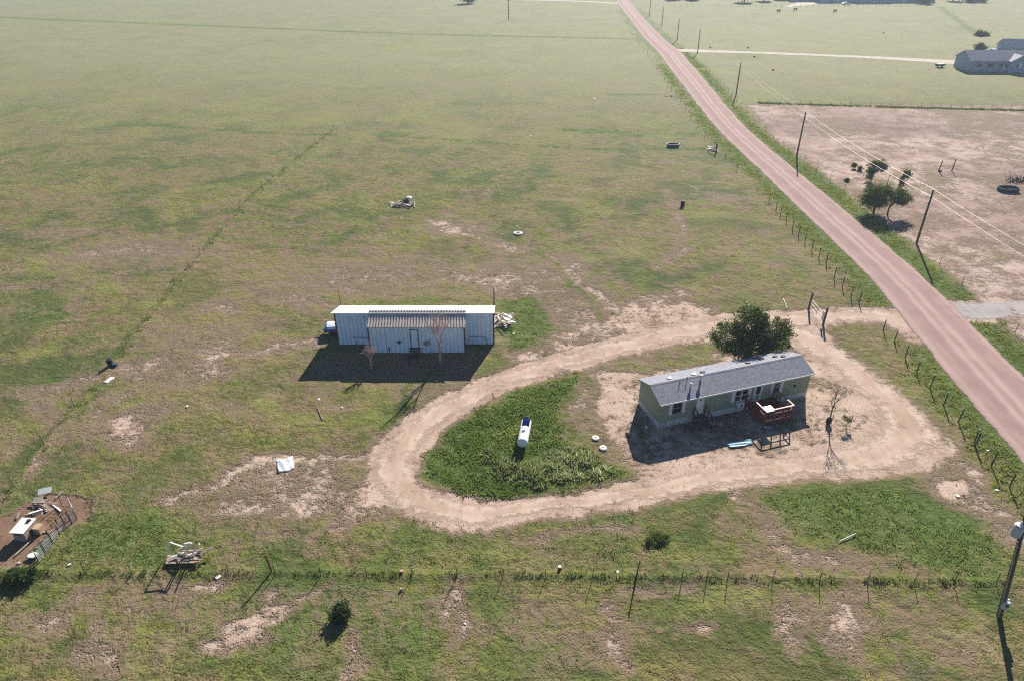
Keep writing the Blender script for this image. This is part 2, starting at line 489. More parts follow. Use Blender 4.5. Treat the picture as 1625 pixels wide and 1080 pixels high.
def masks(x0, y0):
    wx = 3.2 * (fbm(x0, y0, 5.0, 101) - 0.5) + 1.3 * (fbm(x0, y0, 1.3, 102, 2) - 0.5)
    wy = 3.2 * (fbm(x0, y0, 5.0, 103) - 0.5) + 1.3 * (fbm(x0, y0, 1.3, 104, 2) - 0.5)
    wk = np.where((x0 > 38) & (y0 > 48), 0.35, 1.0)
    x, y = x0 + wx * wk, y0 + wy * wk
    n1 = fbm(x, y, 9.0, 3)
    n2 = fbm(x, y, 2.5, 11)
    big = fbm(x, y, 45.0, 21)
    n3 = fbm(x, y, 22.0, 5)
    worn = 0.55 + 0.9 * (n3 - 0.5) + np.clip((72 - np.abs(y - 62)) / 72, 0, 1) * 0.35
    dirt = 0.02 + (0.95 * np.clip(n1 - 0.36, 0, 1) + 0.55 * (n2 - 0.45)) * np.clip(worn, 0.15, 1.2)
    dirt = dirt * np.where(y < 95, 1.0, np.clip(1 - (y - 95) / 70, 0.3, 1))
    lush = np.clip(0.15 + 0.9 * (fbm(x, y, 14.0, 31) - 0.45) + 0.30 * (1 - sstep(y, 34, 52)), 0, 1)
    yel = np.clip(1.6 * (fbm(x, y, 11.0, 41) - 0.56), 0, 0.5) + 0.34 * sstep(y, 85, 190) * (0.6 + 0.8 * fbm(x, y, 60.0, 43))
    red = np.zeros(x.shape)
    ds = drive_sd(x0, y0)
    dirt = np.maximum(dirt, 0.92 * sstep(ds + 0.9 * (n2 - 0.5), -1.6, 0.3))
    dirt = np.maximum(dirt, 0.64 * sstep(near_line(x, y, WEST_TRACK, 5) * -1 + 0.8 * n2, -2.4, 0.3))
    dirt = np.maximum(dirt, 0.64 * sstep(near_line(x, y, SPUR, 5) * -1 + 0.8 * n2, -2.4, 0.3))
    dirt = np.maximum(dirt, (0.76 + 0.45 * (n2 - 0.5)) * sstep(poly_sd(x, y, YARD), -1.0, 1.2))
    dirt = np.maximum(dirt, 0.80 * sstep(poly_sd(x, y, NORTHBARE), -2.2, 1.5))
    k = sstep(poly_sd(x, y, ISL_N), -1, 1)
    dirt = dirt * (1 - k) + k * (0.42 + 0.3 * (n2 - 0.5))
    dirt = np.maximum(dirt, 0.46 * sstep(poly_sd(x, y, SHEDYARD), -1, 1.5))
    for px, py, rx, ry, st in BARES:
        dirt = np.maximum(dirt, st * 1.08 * blob(x, y, px, py, rx * 1.25, ry * 1.3))
    for pts, w, st in BARE_LINES:
        dirt = np.maximum(dirt, st * (1 - sstep(near_line(x, y, pts, 9) + 1.2 * (n2 - 0.5), w * 0.4, w * 2.6)))
    for px, py, rx, ry in YELLOWS:
        yel = np.maximum(yel, 0.8 * blob(x, y, px, py, rx, ry))
    k = sstep(poly_sd(x, y, ISLAND) + 2.6 * (n2 - 0.5) + 1.5 * (n1 - 0.5), -0.5, 1.3)
    dirt = dirt * (1 - k) + (0.05 + 0.5 * np.clip(n2 - 0.5, 0, 1)) * k
    lush = np.maximum(lush, k)
    for poly, st in LUSHES:
        k = sstep(poly_sd(x, y, poly), -1.2, 1.6) * st
        lush = np.maximum(lush, k)
        dirt = dirt * (1 - 0.75 * k)
    k = sstep(poly_sd(x, y, EASTGRASS), -1.0, 1.0)
    dirt = dirt * (1 - 0.75 * k)
    lush = np.maximum(lush * (1 - k), 0.3 * k)
    k = sstep(poly_sd(x, y, PEN) + 0.8 * (n2 - 0.5), -0.5, 0.5)
    dirt = np.maximum(dirt, 0.95 * k)
    red = np.maximum(red, k)
    # road verges
    xl, xr = road_x(y, -1), road_x(y, 1)
    vl = sstep(x, xl - 3.2, xl - 2.0) * (1 - sstep(x, xl + .2, xl + .6)) * (y < 420)
    jl = sstep(ds, -2.0, -0.3)
    vr = sstep(x, xr - 0.6, xr - .2) * (1 - sstep(x, xr + 2.6, xr + 4.2)) * (y < 420)
    g = sstep(-near_line(x, y, SIDE_GRAVEL, 8), -3.6, -2.2)
    g2 = sstep(-near_line(x, y, FAR_DRIVE, 12), -6, -3)
    v = np.maximum(vl * (1 - jl), vr * (1 - np.maximum(g, g2)))
    lush = np.maximum(lush, 0.8 * v)
    dirt = dirt * (1 - 0.9 * v)
    yel = np.maximum(yel, v * np.clip(2.2 * (fbm(x, y, 6.0, 77) - 0.5), 0, 1))
    dirt = np.maximum(dirt, 0.9 * g)
    # bare paddock over the road
    fld = sstep(x, xr + 3.0, xr + 4.6) * (1 - sstep(y, FIELD_Y1 - 1.5, FIELD_Y1 + .5)) * sstep(y, 40, 44)
    dirt = np.where(fld > 0, np.maximum(dirt * (1 - fld), fld * (0.70 + 0.55 * (n1 - 0.5) + 0.3 * (n2 - 0.5) - 0.10 * sstep(x, 85, 110))), dirt)
    lush = lush * (1 - 0.8 * fld)
    yel = yel * (1 - fld)
    for pts, w in LINES:
        d = near_line(x, y, pts, 8)
        k = 1 - sstep(d, w * 0.5, w * 1.5)
        lush = np.maximum(lush, np.where(y > 110, 1.0, 0.6) * k)
        dirt = dirt * (1 - 0.5 * k)
    return dict(dirt=np.clip(dirt, 0, 1), lush=np.clip(lush, 0, 1), yel=np.clip(yel, 0, 1), red=red, pink=fld, ds=ds, big=big)

# ------------------------------------------------------------------ ground
def ground_mat():
    m, nt, out = new_mat('prairie ground')
    pos = nt.nodes.new('ShaderNodeNewGeometry').outputs['Position']
    A = node(nt, 'ShaderNodeSeparateColor', {0: node(nt, 'ShaderNodeAttribute', attribute_name='mA').outputs['Color']}).outputs
    B = node(nt, 'ShaderNodeSeparateColor', {0: node(nt, 'ShaderNodeAttribute', attribute_name='mB').outputs['Color']}).outputs
    nL = noise(nt, pos, 0.045, 3)
    nM = noise(nt, pos, 0.33, 4, 0.6)
    nS = noise(nt, pos, 1.5, 4, 0.65)
    nF = noise(nt, pos, 7.0, 3, 0.6)
    nP = noise(nt, pos, 0.11, 5, 0.62, 0.6)
    olive, brown, green = (0.175, 0.184, 0.050), (0.225, 0.160, 0.100), (0.058, 0.098, 0.022)
    c = mixc(nt, remap(nt, nM, 0.40, 0.60), olive, brown)
    c = mixc(nt, remap(nt, nP, 0.46, 0.60, 0, .9), c, green)
    c = mixc(nt, remap(nt, noise(nt, pos, 0.055, 5, 0.6, 0.8), 0.50, 0.66, 0, .75), c, (0.225, 0.235, 0.050))
    c = mixc(nt, remap(nt, noise(nt, pos, 0.55, 4, 0.6, 0.5), 0.52, 0.64, 0, .6), c, (0.085, 0.105, 0.034))
    c = mixc(nt, remap(nt, noise(nt, pos, 0.24, 4, 0.6, 0.5), 0.56, 0.68, 0, .55), c, (0.300, 0.225, 0.150))
    c = mixc(nt, remap(nt, nS, 0.50, 0.64, 0, .7), c, (0.080, 0.080, 0.030))
    c = mixc(nt, remap(nt, nL, 0.40, 0.62, 0, .35), c, (0.250, 0.190, 0.090))
    Cc = node(nt, 'ShaderNodeSeparateColor', {0: node(nt, 'ShaderNodeAttribute', attribute_name='mHaze').outputs['Color']}).outputs
    c = mixc(nt, mth(nt, 'MULTIPLY', Cc[0], 0.75), c, mixc(nt, remap(nt, nP, .35, .65), (0.225, 0.240, 0.122), (0.305, 0.298, 0.168)))  # distance paling, haze painted into the grass colour
    lush = mth(nt, 'ADD', A[1], mth(nt, 'MULTIPLY', mth(nt, 'SUBTRACT', nS, 0.5), 1.0))
    lush = mth(nt, 'ADD', lush, mth(nt, 'MULTIPLY', mth(nt, 'SUBTRACT', nP, 0.5), 0.8))
    c = mixc(nt, remap(nt, lush, 0.25, 1.0), c, mixc(nt, nM, (0.070, 0.125, 0.030), (0.140, 0.185, 0.046)))
    ye = mth(nt, 'ADD', A[2], mth(nt, 'MULTIPLY', mth(nt, 'SUBTRACT', nS, 0.5), 1.0))
    c = mixc(nt, remap(nt, ye, 0.3, 1.1, 0, .8), c, (0.245, 0.265, 0.075))
    # the sward thins to dry litter, then bare soil
    d = mth(nt, 'ADD', A[0], mth(nt, 'MULTIPLY', mth(nt, 'SUBTRACT', nS, 0.5), 1.0))
    d = mth(nt, 'ADD', d, mth(nt, 'MULTIPLY', mth(nt, 'SUBTRACT', nF, 0.5), 0.55))
    d = mth(nt, 'ADD', d, mth(nt, 'MULTIPLY', mth(nt, 'SUBTRACT', nM, 0.5), 0.75))
    c = mixc(nt, remap(nt, d, 0.22, 0.52, 0, .85), c, mixc(nt, nF, (0.150, 0.105, 0.068), (0.330, 0.245, 0.175)))
    df = remap(nt, d, 0.47, 0.78)
    soil = mixc(nt, remap(nt, nM, 0.3, 0.7), (0.41, 0.295, 0.222), (0.55, 0.425, 0.340))
    soil = mixc(nt, remap(nt, nF, 0.52, 0.70, 0, .6), soil, (0.24, 0.165, 0.11))
    soil = mixc(nt, B[0], soil, mixc(nt, nS, (0.165, 0.100, 0.068), (0.250, 0.160, 0.108)))
    pk = mixc(nt, remap(nt, nM, 0.35, 0.65), (0.40, 0.275, 0.225), (0.52, 0.405, 0.345))
    pk = mixc(nt, remap(nt, nL, 0.42, 0.60, 0, .65), pk, (0.29, 0.195, 0.175))
    pk = mixc(nt, remap(nt, nP, 0.52, 0.66, 0, .5), pk, (0.24, 0.20, 0.11))
    pk = mixc(nt, remap(nt, nF, 0.55, 0.70, 0, .35), pk, (0.24, 0.18, 0.12))
    pk = mixc(nt, mth(nt, 'MULTIPLY', B[2], 0.8), pk, (0.235, 0.150, 0.145))
    soil = mixc(nt, B[1], soil, pk)
    c = mixc(nt, df, c, soil)
    c = mixc(nt, remap(nt, nF, 0.40, 0.75, 0.0, 0.45), c, (0.03, 0.028, 0.015))
    p = node(nt, 'ShaderNodeBsdfPrincipled', {'Base Color': c, 'Roughness': 0.95, 'Specular IOR Level': 0.1})
    hgt = mth(nt, 'ADD', mth(nt, 'MULTIPLY', nS, 1.0), mth(nt, 'MULTIPLY', nF, 0.45))
    hgt = mth(nt, 'ADD', hgt, mth(nt, 'MULTIPLY', noise(nt, pos, 0.55, 4, 0.6, 0.5), 1.2))
    hgt = mth(nt, 'MULTIPLY', hgt, mth(nt, 'SUBTRACT', 1.08, df))
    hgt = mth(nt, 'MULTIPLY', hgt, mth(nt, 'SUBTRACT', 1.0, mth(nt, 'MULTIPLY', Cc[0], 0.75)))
    hgt = mth(nt, 'MULTIPLY', hgt, mth(nt, 'SUBTRACT', 1.0, mth(nt, 'MULTIPLY', B[1], 0.6)))
    b = node(nt, 'ShaderNodeBump', {'Height': hgt, 'Strength': 0.8, 'Distance': 0.26})
    nt.links.new(b.outputs[0], p.inputs['Normal'])
    nt.links.new(p.outputs[0], out.inputs[0])
    return m

def lerp_axis(a, b, n):
    return np.linspace(a, b, n + 1)

X0, X1, Y0, Y1 = -84.0, 108.0, 12.0, 140.0
def relief(x, y):
    z = 0.15 * (fbm(x, y, 2.4, 51) - 0.5) + 0.05 * (fbm(x, y, 0.9, 61, 2) - 0.5)
    z = z + 0.14 * np.exp(-(near_line(x, y, LINES[5][0], 3) / 0.30) ** 2) + 0.07 * np.exp(-(near_line(x, y, LINES[4][0], 3) / 0.35) ** 2)
    e = np.minimum.reduce([x - X0, X1 - x, y - Y0, Y1 - y])
    z = z * sstep(e, 0.5, 6)
    z = z * (1 - sstep(drive_sd(x, y), -2.5, -0.5))
    z = z * (1 - sstep(x, road_x(y, -1) - 5, road_x(y, -1) - 2) * (1 - sstep(x, road_x(y, 1) + 2, road_x(y, 1) + 5)))
    return z

def build_ground():
    axs = [(np.arange(X0, X1 + .01, 0.32), np.arange(Y0, Y1 + .01, 0.32))]
    vs, fs, off = [], [], 0
    # tier 1, fine
    def grid(xa, ya, keep=None, zfun=None):
        nonlocal off
        nx, ny = len(xa), len(ya)
        gx, gy = np.meshgrid(xa, ya)
        x, y = gx.ravel(), gy.ravel()
        z = zfun(x, y) if zfun else np.zeros(x.shape)
        vs.append(np.stack([x, y, z], 1))
        i = np.arange(nx - 1)[None, :] + np.arange(ny - 1)[:, None] * nx
        q = np.stack([i, i + 1, i + nx + 1, i + nx], -1)
        if keep is not None:
            cx = (xa[:-1] + xa[1:]) / 2
            cy = (ya[:-1] + ya[1:]) / 2
            q = q[keep(cx[None, :], cy[:, None])]
        fs.append(q.reshape(-1) + off)
        off += nx * ny
    grid(lerp_axis(X0, X1, 600), lerp_axis(Y0, Y1, 400), None, relief)
    MX0, MX1, MY0, MY1 = -324.0, 396.0, -84.0, 716.0
    xa = np.concatenate([lerp_axis(MX0, X0, 80), lerp_axis(X0, X1, 76)[1:], lerp_axis(X1, MX1, 96)[1:]])
    ya = np.concatenate([lerp_axis(MY0, Y0, 24), lerp_axis(Y0, Y1, 50)[1:], lerp_axis(Y1, MY1, 260)[1:]])
    grid(xa, ya, lambda a, b: ~((a > X0) & (a < X1) & (b > Y0) & (b < Y1)))
    xa = np.concatenate([lerp_axis(-5000, MX0, 12), lerp_axis(MX0, MX1, 8)[1:], lerp_axis(MX1, 5000, 12)[1:]])
    ya = np.concatenate([lerp_axis(-5000, MY0, 12), lerp_axis(MY0, MY1, 8)[1:], lerp_axis(MY1, 6000, 12)[1:]])
    grid(xa, ya, lambda a, b: ~((a > MX0) & (a < MX1) & (b > MY0) & (b < MY1)))
    v = np.concatenate(vs)
    f = np.concatenate(fs)
    mk = masks(v[:, 0], v[:, 1])
    X_, Y_ = v[:, 0], v[:, 1]
    mauve = np.maximum(blob(X_, Y_, 1420, 205, 190, 10), 0.8 * blob(X_, Y_, 1600, 190, 120, 8)) * (0.5 + fbm(X_, Y_, 9.0, 3))
    A = np.stack([mk['dirt'], mk['lush'], mk['yel']], 1)
    Bm = np.stack([mk['red'], mk['pink'], np.clip(mauve, 0, 1)], 1)
    o = np_mesh('ground', v, f, 4, ground_mat(), {'mA': A, 'mB': Bm, 'mHaze': np.stack([sstep(Y_, 90, 280), X_ * 0, X_ * 0], 1)}, smooth=True)  # third attribute: distance mask for the painted haze
    return tag(o, 'olive and brown prairie ground with patches of bare tan soil', 'ground', kind='structure')
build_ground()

# ------------------------------------------------------------------ roads and tracks
def strip(name, centre, halfw, step, m, z0, across=8, edge_noise=0.25, crown=0.0, seed=1, smooth_pts=True):
    """a track laid along a line; attribute 'tr' = (across 0..1, edge fade)"""
    if smooth_pts:
        P = smooth_line(centre, step)
    else:
        P = [Vector((p[0], p[1], 0)) for p in centre]
    acc = [0]
    for i in range(1, len(centre)):
        acc.append(acc[-1] + (Vector((centre[i][0], centre[i][1])) - Vector((centre[i - 1][0], centre[i - 1][1]))).length)
    cum = [0]
    for i in range(1, len(P)):
        cum.append(cum[-1] + (P[i] - P[i - 1]).length)
    n = len(P)
    hw = np.interp(np.array(cum) / cum[-1], np.array(acc) / acc[-1], halfw if isinstance(halfw, (list, tuple)) else [halfw] * len(centre))
    V, C = [], []
    for i, p in enumerate(P):
        d = (P[min(i + 1, n - 1)] - P[max(i - 1, 0)]).normalized()
        nrm = Vector((d.y, -d.x, 0))
        s = np.array([cum[i]])
        eL = float(fbm(s, s * 0 + seed, 3.0, seed)[0] - 0.5) * 2 * edge_noise + float(fbm(s, s * 0 + seed, .9, seed + 3)[0] - 0.5) * edge_noise
        eR = float(fbm(s, s * 0 + 9 + seed, 3.0, seed + 5)[0] - 0.5) * 2 * edge_noise + float(fbm(s, s * 0 + seed, .9, seed + 8)[0] - 0.5) * edge_noise
        for k in range(across + 1):
            t = k / across
            o = (t * 2 - 1) * hw[i] + eL * (1 - t) + eR * t
            q = p + nrm * o
            V.append((q.x, q.y, z0 + crown * (1 - (2 * t - 1) ** 2) + 0.014 * (cum[i] / cum[-1])))
            C.append((t, min(t, 1 - t) * 2, 0))
    F = []
    for i in range(n - 1):
        for k in range(across):
            a = i * (across + 1) + k
            F += [a, a + across + 1, a + across + 2, a + 1]
    F = np.array(F).reshape(-1, 4)[:, ::-1].ravel()
    return np_mesh(name, np.array(V), F, 4, m, {'tr': np.array(C)}, smooth=True)

def track_mat(name, cA, cB, cT, tracks=(), fade=0.0, alpha_scale=1.3, dark=(0.2, 0.14, 0.1), ends=None):
    m, nt, out = new_mat(name)
    pos = nt.nodes.new('ShaderNodeNewGeometry').outputs['Position']
    T = node(nt, 'ShaderNodeSeparateColor', {0: node(nt, 'ShaderNodeAttribute', attribute_name='tr').outputs['Color']}).outputs
    st = node(nt, 'ShaderNodeMapping', {'Vector': pos, 'Scale': (1, 0.12, 1)}).outputs[0]
    nM, nS, nF = noise(nt, pos, 0.35, 4), noise(nt, pos, 1.7, 4, 0.65), noise(nt, pos, 9.0, 3, 0.6)
    nst = noise(nt, st, 1.6, 4, 0.6)
    c = mixc(nt, remap(nt, nM, 0.32, 0.68), cA, cB)
    c = mixc(nt, remap(nt, nst if tracks else nS, 0.45, 0.7, 0, .5), c, cT)
    wob = mth(nt, 'MULTIPLY', mth(nt, 'SUBTRACT', nM, 0.5), 0.07)
    ta = mth(nt, 'ADD', T[0], wob)
    for tt, w, col, amt in tracks:
        k = remap(nt, mth(nt, 'ABSOLUTE', mth(nt, 'SUBTRACT', ta, tt)), w, 0.0, 0, amt)
        k = mth(nt, 'MULTIPLY', k, remap(nt, nst, 0.25, 0.6, .35, 1))
        c = mixc(nt, k, c, col)
    c = mixc(nt, remap(nt, nF, 0.57, 0.75, 0, .45), c, dark)
    p = node(nt, 'ShaderNodeBsdfPrincipled', {'Base Color': c, 'Roughness': 0.95, 'Specular IOR Level': 0.12})
    h = mth(nt, 'ADD', mth(nt, 'MULTIPLY', nst if tracks else nS, 0.8), mth(nt, 'MULTIPLY', nF, 0.35))
    b = node(nt, 'ShaderNodeBump', {'Height': h, 'Strength': 0.5, 'Distance': 0.1})
    nt.links.new(b.outputs[0], p.inputs['Normal'])
    if fade:
        a = mth(nt, 'ADD', T[1], mth(nt, 'MULTIPLY', mth(nt, 'SUBTRACT', nS, 0.5), alpha_scale))
        a = mth(nt, 'ADD', a, mth(nt, 'MULTIPLY', mth(nt, 'SUBTRACT', nF, 0.5), alpha_scale * 0.7))
        a = mth(nt, 'ADD', a, mth(nt, 'MULTIPLY', mth(nt, 'SUBTRACT', nM, 0.5), alpha_scale * 0.6))
        a = remap(nt, a, fade * 0.25, fade)
        tr = nt.nodes.new('ShaderNodeBsdfTransparent')
        x = node(nt, 'ShaderNodeMixShader', {0: a, 1: tr.outputs[0], 2: p.outputs[0]})
        nt.links.new(x.outputs[0], out.inputs[0])
    else:
        nt.links.new(p.outputs[0], out.inputs[0])
    return m

road_m = track_mat('red gravel road', (0.315, 0.210, 0.188), (0.365, 0.252, 0.226), (0.295, 0.190, 0.175),
                   [(0.10, 0.08, (0.47, 0.36, 0.33), .55), (0.30, 0.09, (0.275, 0.185, 0.188), .7), (0.42, 0.07, (0.47, 0.355, 0.325), .7), (0.58, 0.08, (0.47, 0.355, 0.325), .7), (0.72, 0.08, (0.285, 0.195, 0.20), .6), (0.93, 0.06, (0.47, 0.36, 0.33), .5)], fade=0.10, alpha_scale=0.16)
ys = np.array([p[1] for p in ROAD_L], float)
rc = [((road_x(y, -1) + road_x(y, 1)) / 2, y) for y in ys]
rw = [float(road_x(y, 1) - road_x(y, -1)) / 2 + .15 for y in ys]
tag(strip('road', rc, rw, 1.4, road_m, 0.03, 16, 0.22, 0.10, 2), 'wide reddish gravel road with wheel tracks', 'road', kind='structure')
drive_m = track_mat('tan dirt drive', (0.42, 0.305, 0.230), (0.53, 0.410, 0.325), (0.36, 0.25, 0.18),
                    [(0.30, 0.11, (0.58, 0.465, 0.38), .75), (0.50, 0.09, (0.40, 0.30, 0.22), .55), (0.70, 0.11, (0.58, 0.465, 0.38), .75)], fade=0.75, alpha_scale=1.5)
tag(strip('driveway', DRIVE_W, [w * 1.12 for w in DRIVE_HW], 0.5, drive_m, 0.012, 12, 0.75, 0.0, 4), 'tan dirt driveway looping round the mobile home', 'driveway', kind='structure')
grav_m = track_mat('grey gravel', (0.30, 0.28, 0.28), (0.37, 0.35, 0.345), (0.45, 0.37, 0.32), (), fade=0.3, alpha_scale=0.5)
tag(strip('gravel_drive', [G(1520, 492)[:2]] + [p[:2] for p in SIDE_GRAVEL[1:]], [2.6, 2.2, 2.2, 2.2], 0.6, grav_m, 0.02, 8, 0.3, 0.0, 6), 'grey gravel drive leaving the red road', 'driveway', kind='structure')
pale_m = track_mat('pale far drive', (0.44, 0.39, 0.32), (0.50, 0.45, 0.38), (0.46, 0.40, 0.33), (), fade=0.25, alpha_scale=0.4)
tag(strip('pale_drive', [p[:2] for p in FAR_DRIVE], [4.6, 2.6, 2.8, 4.5, 6.0, 3.0], 3.0, pale_m, 0.02, 6, 0.5, 0.0, 8), 'pale dirt drive from the red road to a far house', 'driveway', kind='structure')
tag(strip('crossroad', [G(600, -3)[:2], G(870, 1)[:2], G(985, 6)[:2]], 3.5, 4.0, pale_m, 0.02, 6, 0.5, 0.0, 9), 'pale side road meeting the red road far off', 'road', kind='structure')
tag(strip('farm_drive', [G(1250, 11)[:2], G(1282, 5)[:2], G(1300, -4)[:2]], [2.5, 8.0, 9.0], 4.0, pale_m, 0.02, 6, 0.8, 0.0, 12), 'pale drive into the far farmstead', 'driveway', kind='structure')

# ------------------------------------------------------------------ grass and weeds (nobody could count them)
RNG = np.random.default_rng(5)
def footprint(x, y, pad=0.0):
    """inside a building or another hard thing"""
    c, s_ = math.cos(HOME_ROT), math.sin(HOME_ROT)
    lx = (x - HOME_A.x) * c + (y - HOME_A.y) * s_
    ly = -(x - HOME_A.x) * s_ + (y - HOME_A.y) * c
    k = (lx > -pad) & (lx < 16 + pad) & (ly > -pad) & (ly < 4 + pad)
    k |= (x > SHED_O.x - pad) & (x < SHED_O.x + 16.9 + pad) & (y > SHED_O.y - 1.7 - pad) & (y < SHED_O.y + 4.2 + pad)
    k |= (x > road_x(y, -1) - .1) & (x < road_x(y, 1) + .1)
    return k

def tufts(name, x, y, rad, hgt, col, k, wid, label, lean=0.5, mtl=None, tip=1.3):
    n = len(x)
    th = RNG.uniform(0, 2 * PI, (n, k))
    rr = np.sqrt(RNG.uniform(0, 1, (n, k))) * rad[:, None]
    bx = x[:, None] + rr * np.cos(th)
    by = y[:, None] + rr * np.sin(th)
    h = hgt[:, None] * RNG.uniform(0.55, 1.15, (n, k)) * (1.1 - 0.45 * rr / rad[:, None])
    az = RNG.uniform(0, 2 * PI, (n, k))
    w = wid[:, None] * RNG.uniform(0.6, 1.3, (n, k)) * 0.5
    ln = h * lean * RNG.uniform(0.2, 1.3, (n, k))
    z0 = relief(x, y)[:, None] - 0.02
    V = np.zeros((n, k, 3, 3))
    V[..., 0, 0] = bx - w * np.cos(az)
    V[..., 0, 1] = by - w * np.sin(az)
    V[..., 1, 0] = bx + w * np.cos(az)
    V[..., 1, 1] = by + w * np.sin(az)
    V[..., 2, 0] = bx + ln * np.cos(th)
    V[..., 2, 1] = by + ln * np.sin(th)
    V[..., 0, 2] = z0
    V[..., 1, 2] = z0
    V[..., 2, 2] = z0 + h
    C = np.repeat(np.repeat(col[:, None, None, :], k, 1), 3, 2) * RNG.uniform(0.7, 1.3, (n, k, 1, 1))
    C[..., 2, :] *= tip
    V = V.reshape(-1, 3)
    o = np_mesh(name, V, np.arange(len(V)), 3, mtl or GRASS_M, {'col': np.clip(C.reshape(-1, 3), 0, 1)})
    return tag(o, label, 'grass', kind='stuff')

GRASS_M = leaf_mat('grass blades', trans=0.55)

def lerp(a, b, t):
    return np.asarray(a)[None, :] * (1 - t[:, None]) + np.asarray(b)[None, :] * t[:, None]

def scatter(n, xa, xb, ya, yb):
    return RNG.uniform(xa, xb, n), RNG.uniform(ya, yb, n)

def in_view(x, y, m=4.0):
    return np.abs(x) < 0.80 * (y * math.cos(PITCH) + CAM_H * math.sin(PITCH)) + m

def grass_colour(mk, n):
    t = fbm(mk['x'], mk['y'], 7.0, 91)
    c = lerp((0.185, 0.185, 0.060), (0.260, 0.205, 0.115), np.clip((t - 0.35) * 3, 0, 1))
    l = np.clip(mk['lush'] * 1.3, 0, 1)[:, None]
    c = c * (1 - l) + np.array((0.095, 0.150, 0.036))[None, :] * l
    ye = np.clip(mk['yel'], 0, 1)[:, None]
    c = c * (1 - ye) + np.array((0.265, 0.285, 0.080))[None, :] * ye
    haze_mix = 0.6 * sstep(mk['y'], 90, 280)[:, None]
    c = c * (1 - haze_mix) + np.array((0.29, 0.31, 0.155))[None, :] * haze_mix  # far blades paled as well, haze put into their colour
    return c * RNG.uniform(0.65, 1.3, (n, 1))

def prairie(n, ya, yb, half, rad, hgt, wid, k, name, label, fade=(0, 0, 1e4, 1e4 + 1)):
    x, y = scatter(n, -half, half + 20, ya, yb)
    q = in_view(x, y) & ~footprint(x, y, 0.1)
    x, y = x[q], y[q]
    mk = masks(x, y)
    mk['x'], mk['y'] = x, y
    pr = np.clip(1.15 - 1.45 * mk['dirt'], 0.03, 1) * np.clip(0.45 + 1.3 * fbm(x, y, 3.0, 71) - 0.35, 0.1, 1)
    pr = np.where(mk['ds'] > -0.3, 0.02, pr) * np.where(mk['red'] > .4, 0.05, 1)
    pr = pr * sstep(y, fade[0] - .01, fade[1]) * (1 - sstep(y, fade[2], fade[3]))
    q = RNG.uniform(0, 1, len(x)) < pr
    x, y = x[q], y[q]
    mk = {a: b[q] for a, b in mk.items()}
    n = len(x)
    sz = RNG.uniform(0.6, 1.4, n) * (0.8 + 0.5 * mk['lush'])
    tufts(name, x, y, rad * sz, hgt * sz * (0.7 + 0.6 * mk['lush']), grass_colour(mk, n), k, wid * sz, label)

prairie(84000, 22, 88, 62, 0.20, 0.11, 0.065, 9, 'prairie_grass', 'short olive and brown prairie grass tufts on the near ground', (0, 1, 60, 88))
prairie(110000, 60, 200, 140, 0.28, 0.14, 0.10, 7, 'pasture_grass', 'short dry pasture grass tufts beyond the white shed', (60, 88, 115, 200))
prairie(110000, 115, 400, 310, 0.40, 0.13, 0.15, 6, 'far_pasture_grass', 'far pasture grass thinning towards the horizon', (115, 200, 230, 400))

def patch(n, poly, dens_noise, name, label, rad, hgt, wid, k, ca, cb, inset=0.0, lean=0.6, tip=1.7):
    xs = [p.x for p in poly]
    ys = [p.y for p in poly]
    x, y = scatter(n, min(xs) - 2, max(xs) + 2, min(ys) - 2, max(ys) + 2)
    sd = poly_sd(x, y, poly) + 2.8 * (fbm(x, y, 2.2, 88) - 0.5)
    q = (sd > inset) & ~footprint(x, y, 0.15) & (drive_sd(x, y) < -0.1) & (RNG.uniform(0, 1, n) < np.clip(1 - dens_noise + dens_noise * 2 * fbm(x, y, 2.0, 33), 0, 1) * sstep(sd, inset - .1, inset + 1.2))
    if name == 'island_weeds':
        q &= (poly_sd(x, y, SAGE) < 0) | (RNG.uniform(0, 1, n) < 0.25)
    x, y = x[q], y[q]
    n = len(x)
    c = lerp(ca, cb, np.clip((fbm(x, y, 3.0, 55) - 0.3) * 2.2, 0, 1)) * RNG.uniform(0.6, 1.35, (n, 1))
    sz = RNG.uniform(0.5, 1.4, n) * (0.6 + 0.8 * fbm(x, y, 1.6, 66))
    return tufts(name, x, y, rad * sz, hgt * sz, c, k, wid * sz, label, lean, tip=tip)

patch(4600, ISLAND, 0.9, 'island_weeds', 'dense dark green weeds filling the driveway loop round the tank', 0.34, 0.21, 0.11, 20, (0.095, 0.175, 0.042), (0.210, 0.270, 0.085), tip=1.5)
patch(1500, SAGE, 1.0, 'pale_weeds', 'tall pale grey green weeds in front of the white tank', 0.34, 0.46, 0.12, 28, (0.190, 0.230, 0.110), (0.440, 0.460, 0.290), lean=0.8)
for i, (poly, st) in enumerate(LUSHES):
    nm = ['weeds_beside_shed', 'weeds_behind_shed', 'weeds_by_home_drive', 'weeds_by_meter_pole', 'weeds_by_pen', 'weeds_above_pen', 'grass_along_fence', 'weeds_at_fence_corner', 'low_weed_clump', 'weeds_by_west_track', 'grass_at_island_tip', 'grass_behind_home'][i]
    lb = ['bright green weeds beside the right end of the shed', 'grey green weeds along the back of the shed', 'broad patch of dark green weeds right of the dirt drive', 'green weeds round the foot of the transformer pole', 'rank green weeds beside the dirt pen',
          'dark weeds uphill of the dirt pen', 'short green grass along the front wire fence', 'dark green weeds at the pen end of the front fence', 'small dark weed clump below the driveway', 'dark green weeds beside the faint west track', 'green grass at the tip of the driveway island', 'green grass between the home and the driveway'][i]
    xs = [p.x for p in poly]
    ys = [p.y for p in poly]
    area = (max(xs) - min(xs)) * (max(ys) - min(ys))
    patch(int(area * 6 * st), poly, 0.8, nm, lb, 0.30, 0.14 * (0.5 + st * .7), 0.10, 12, (0.095, 0.165, 0.038), (0.240, 0.280, 0.085))

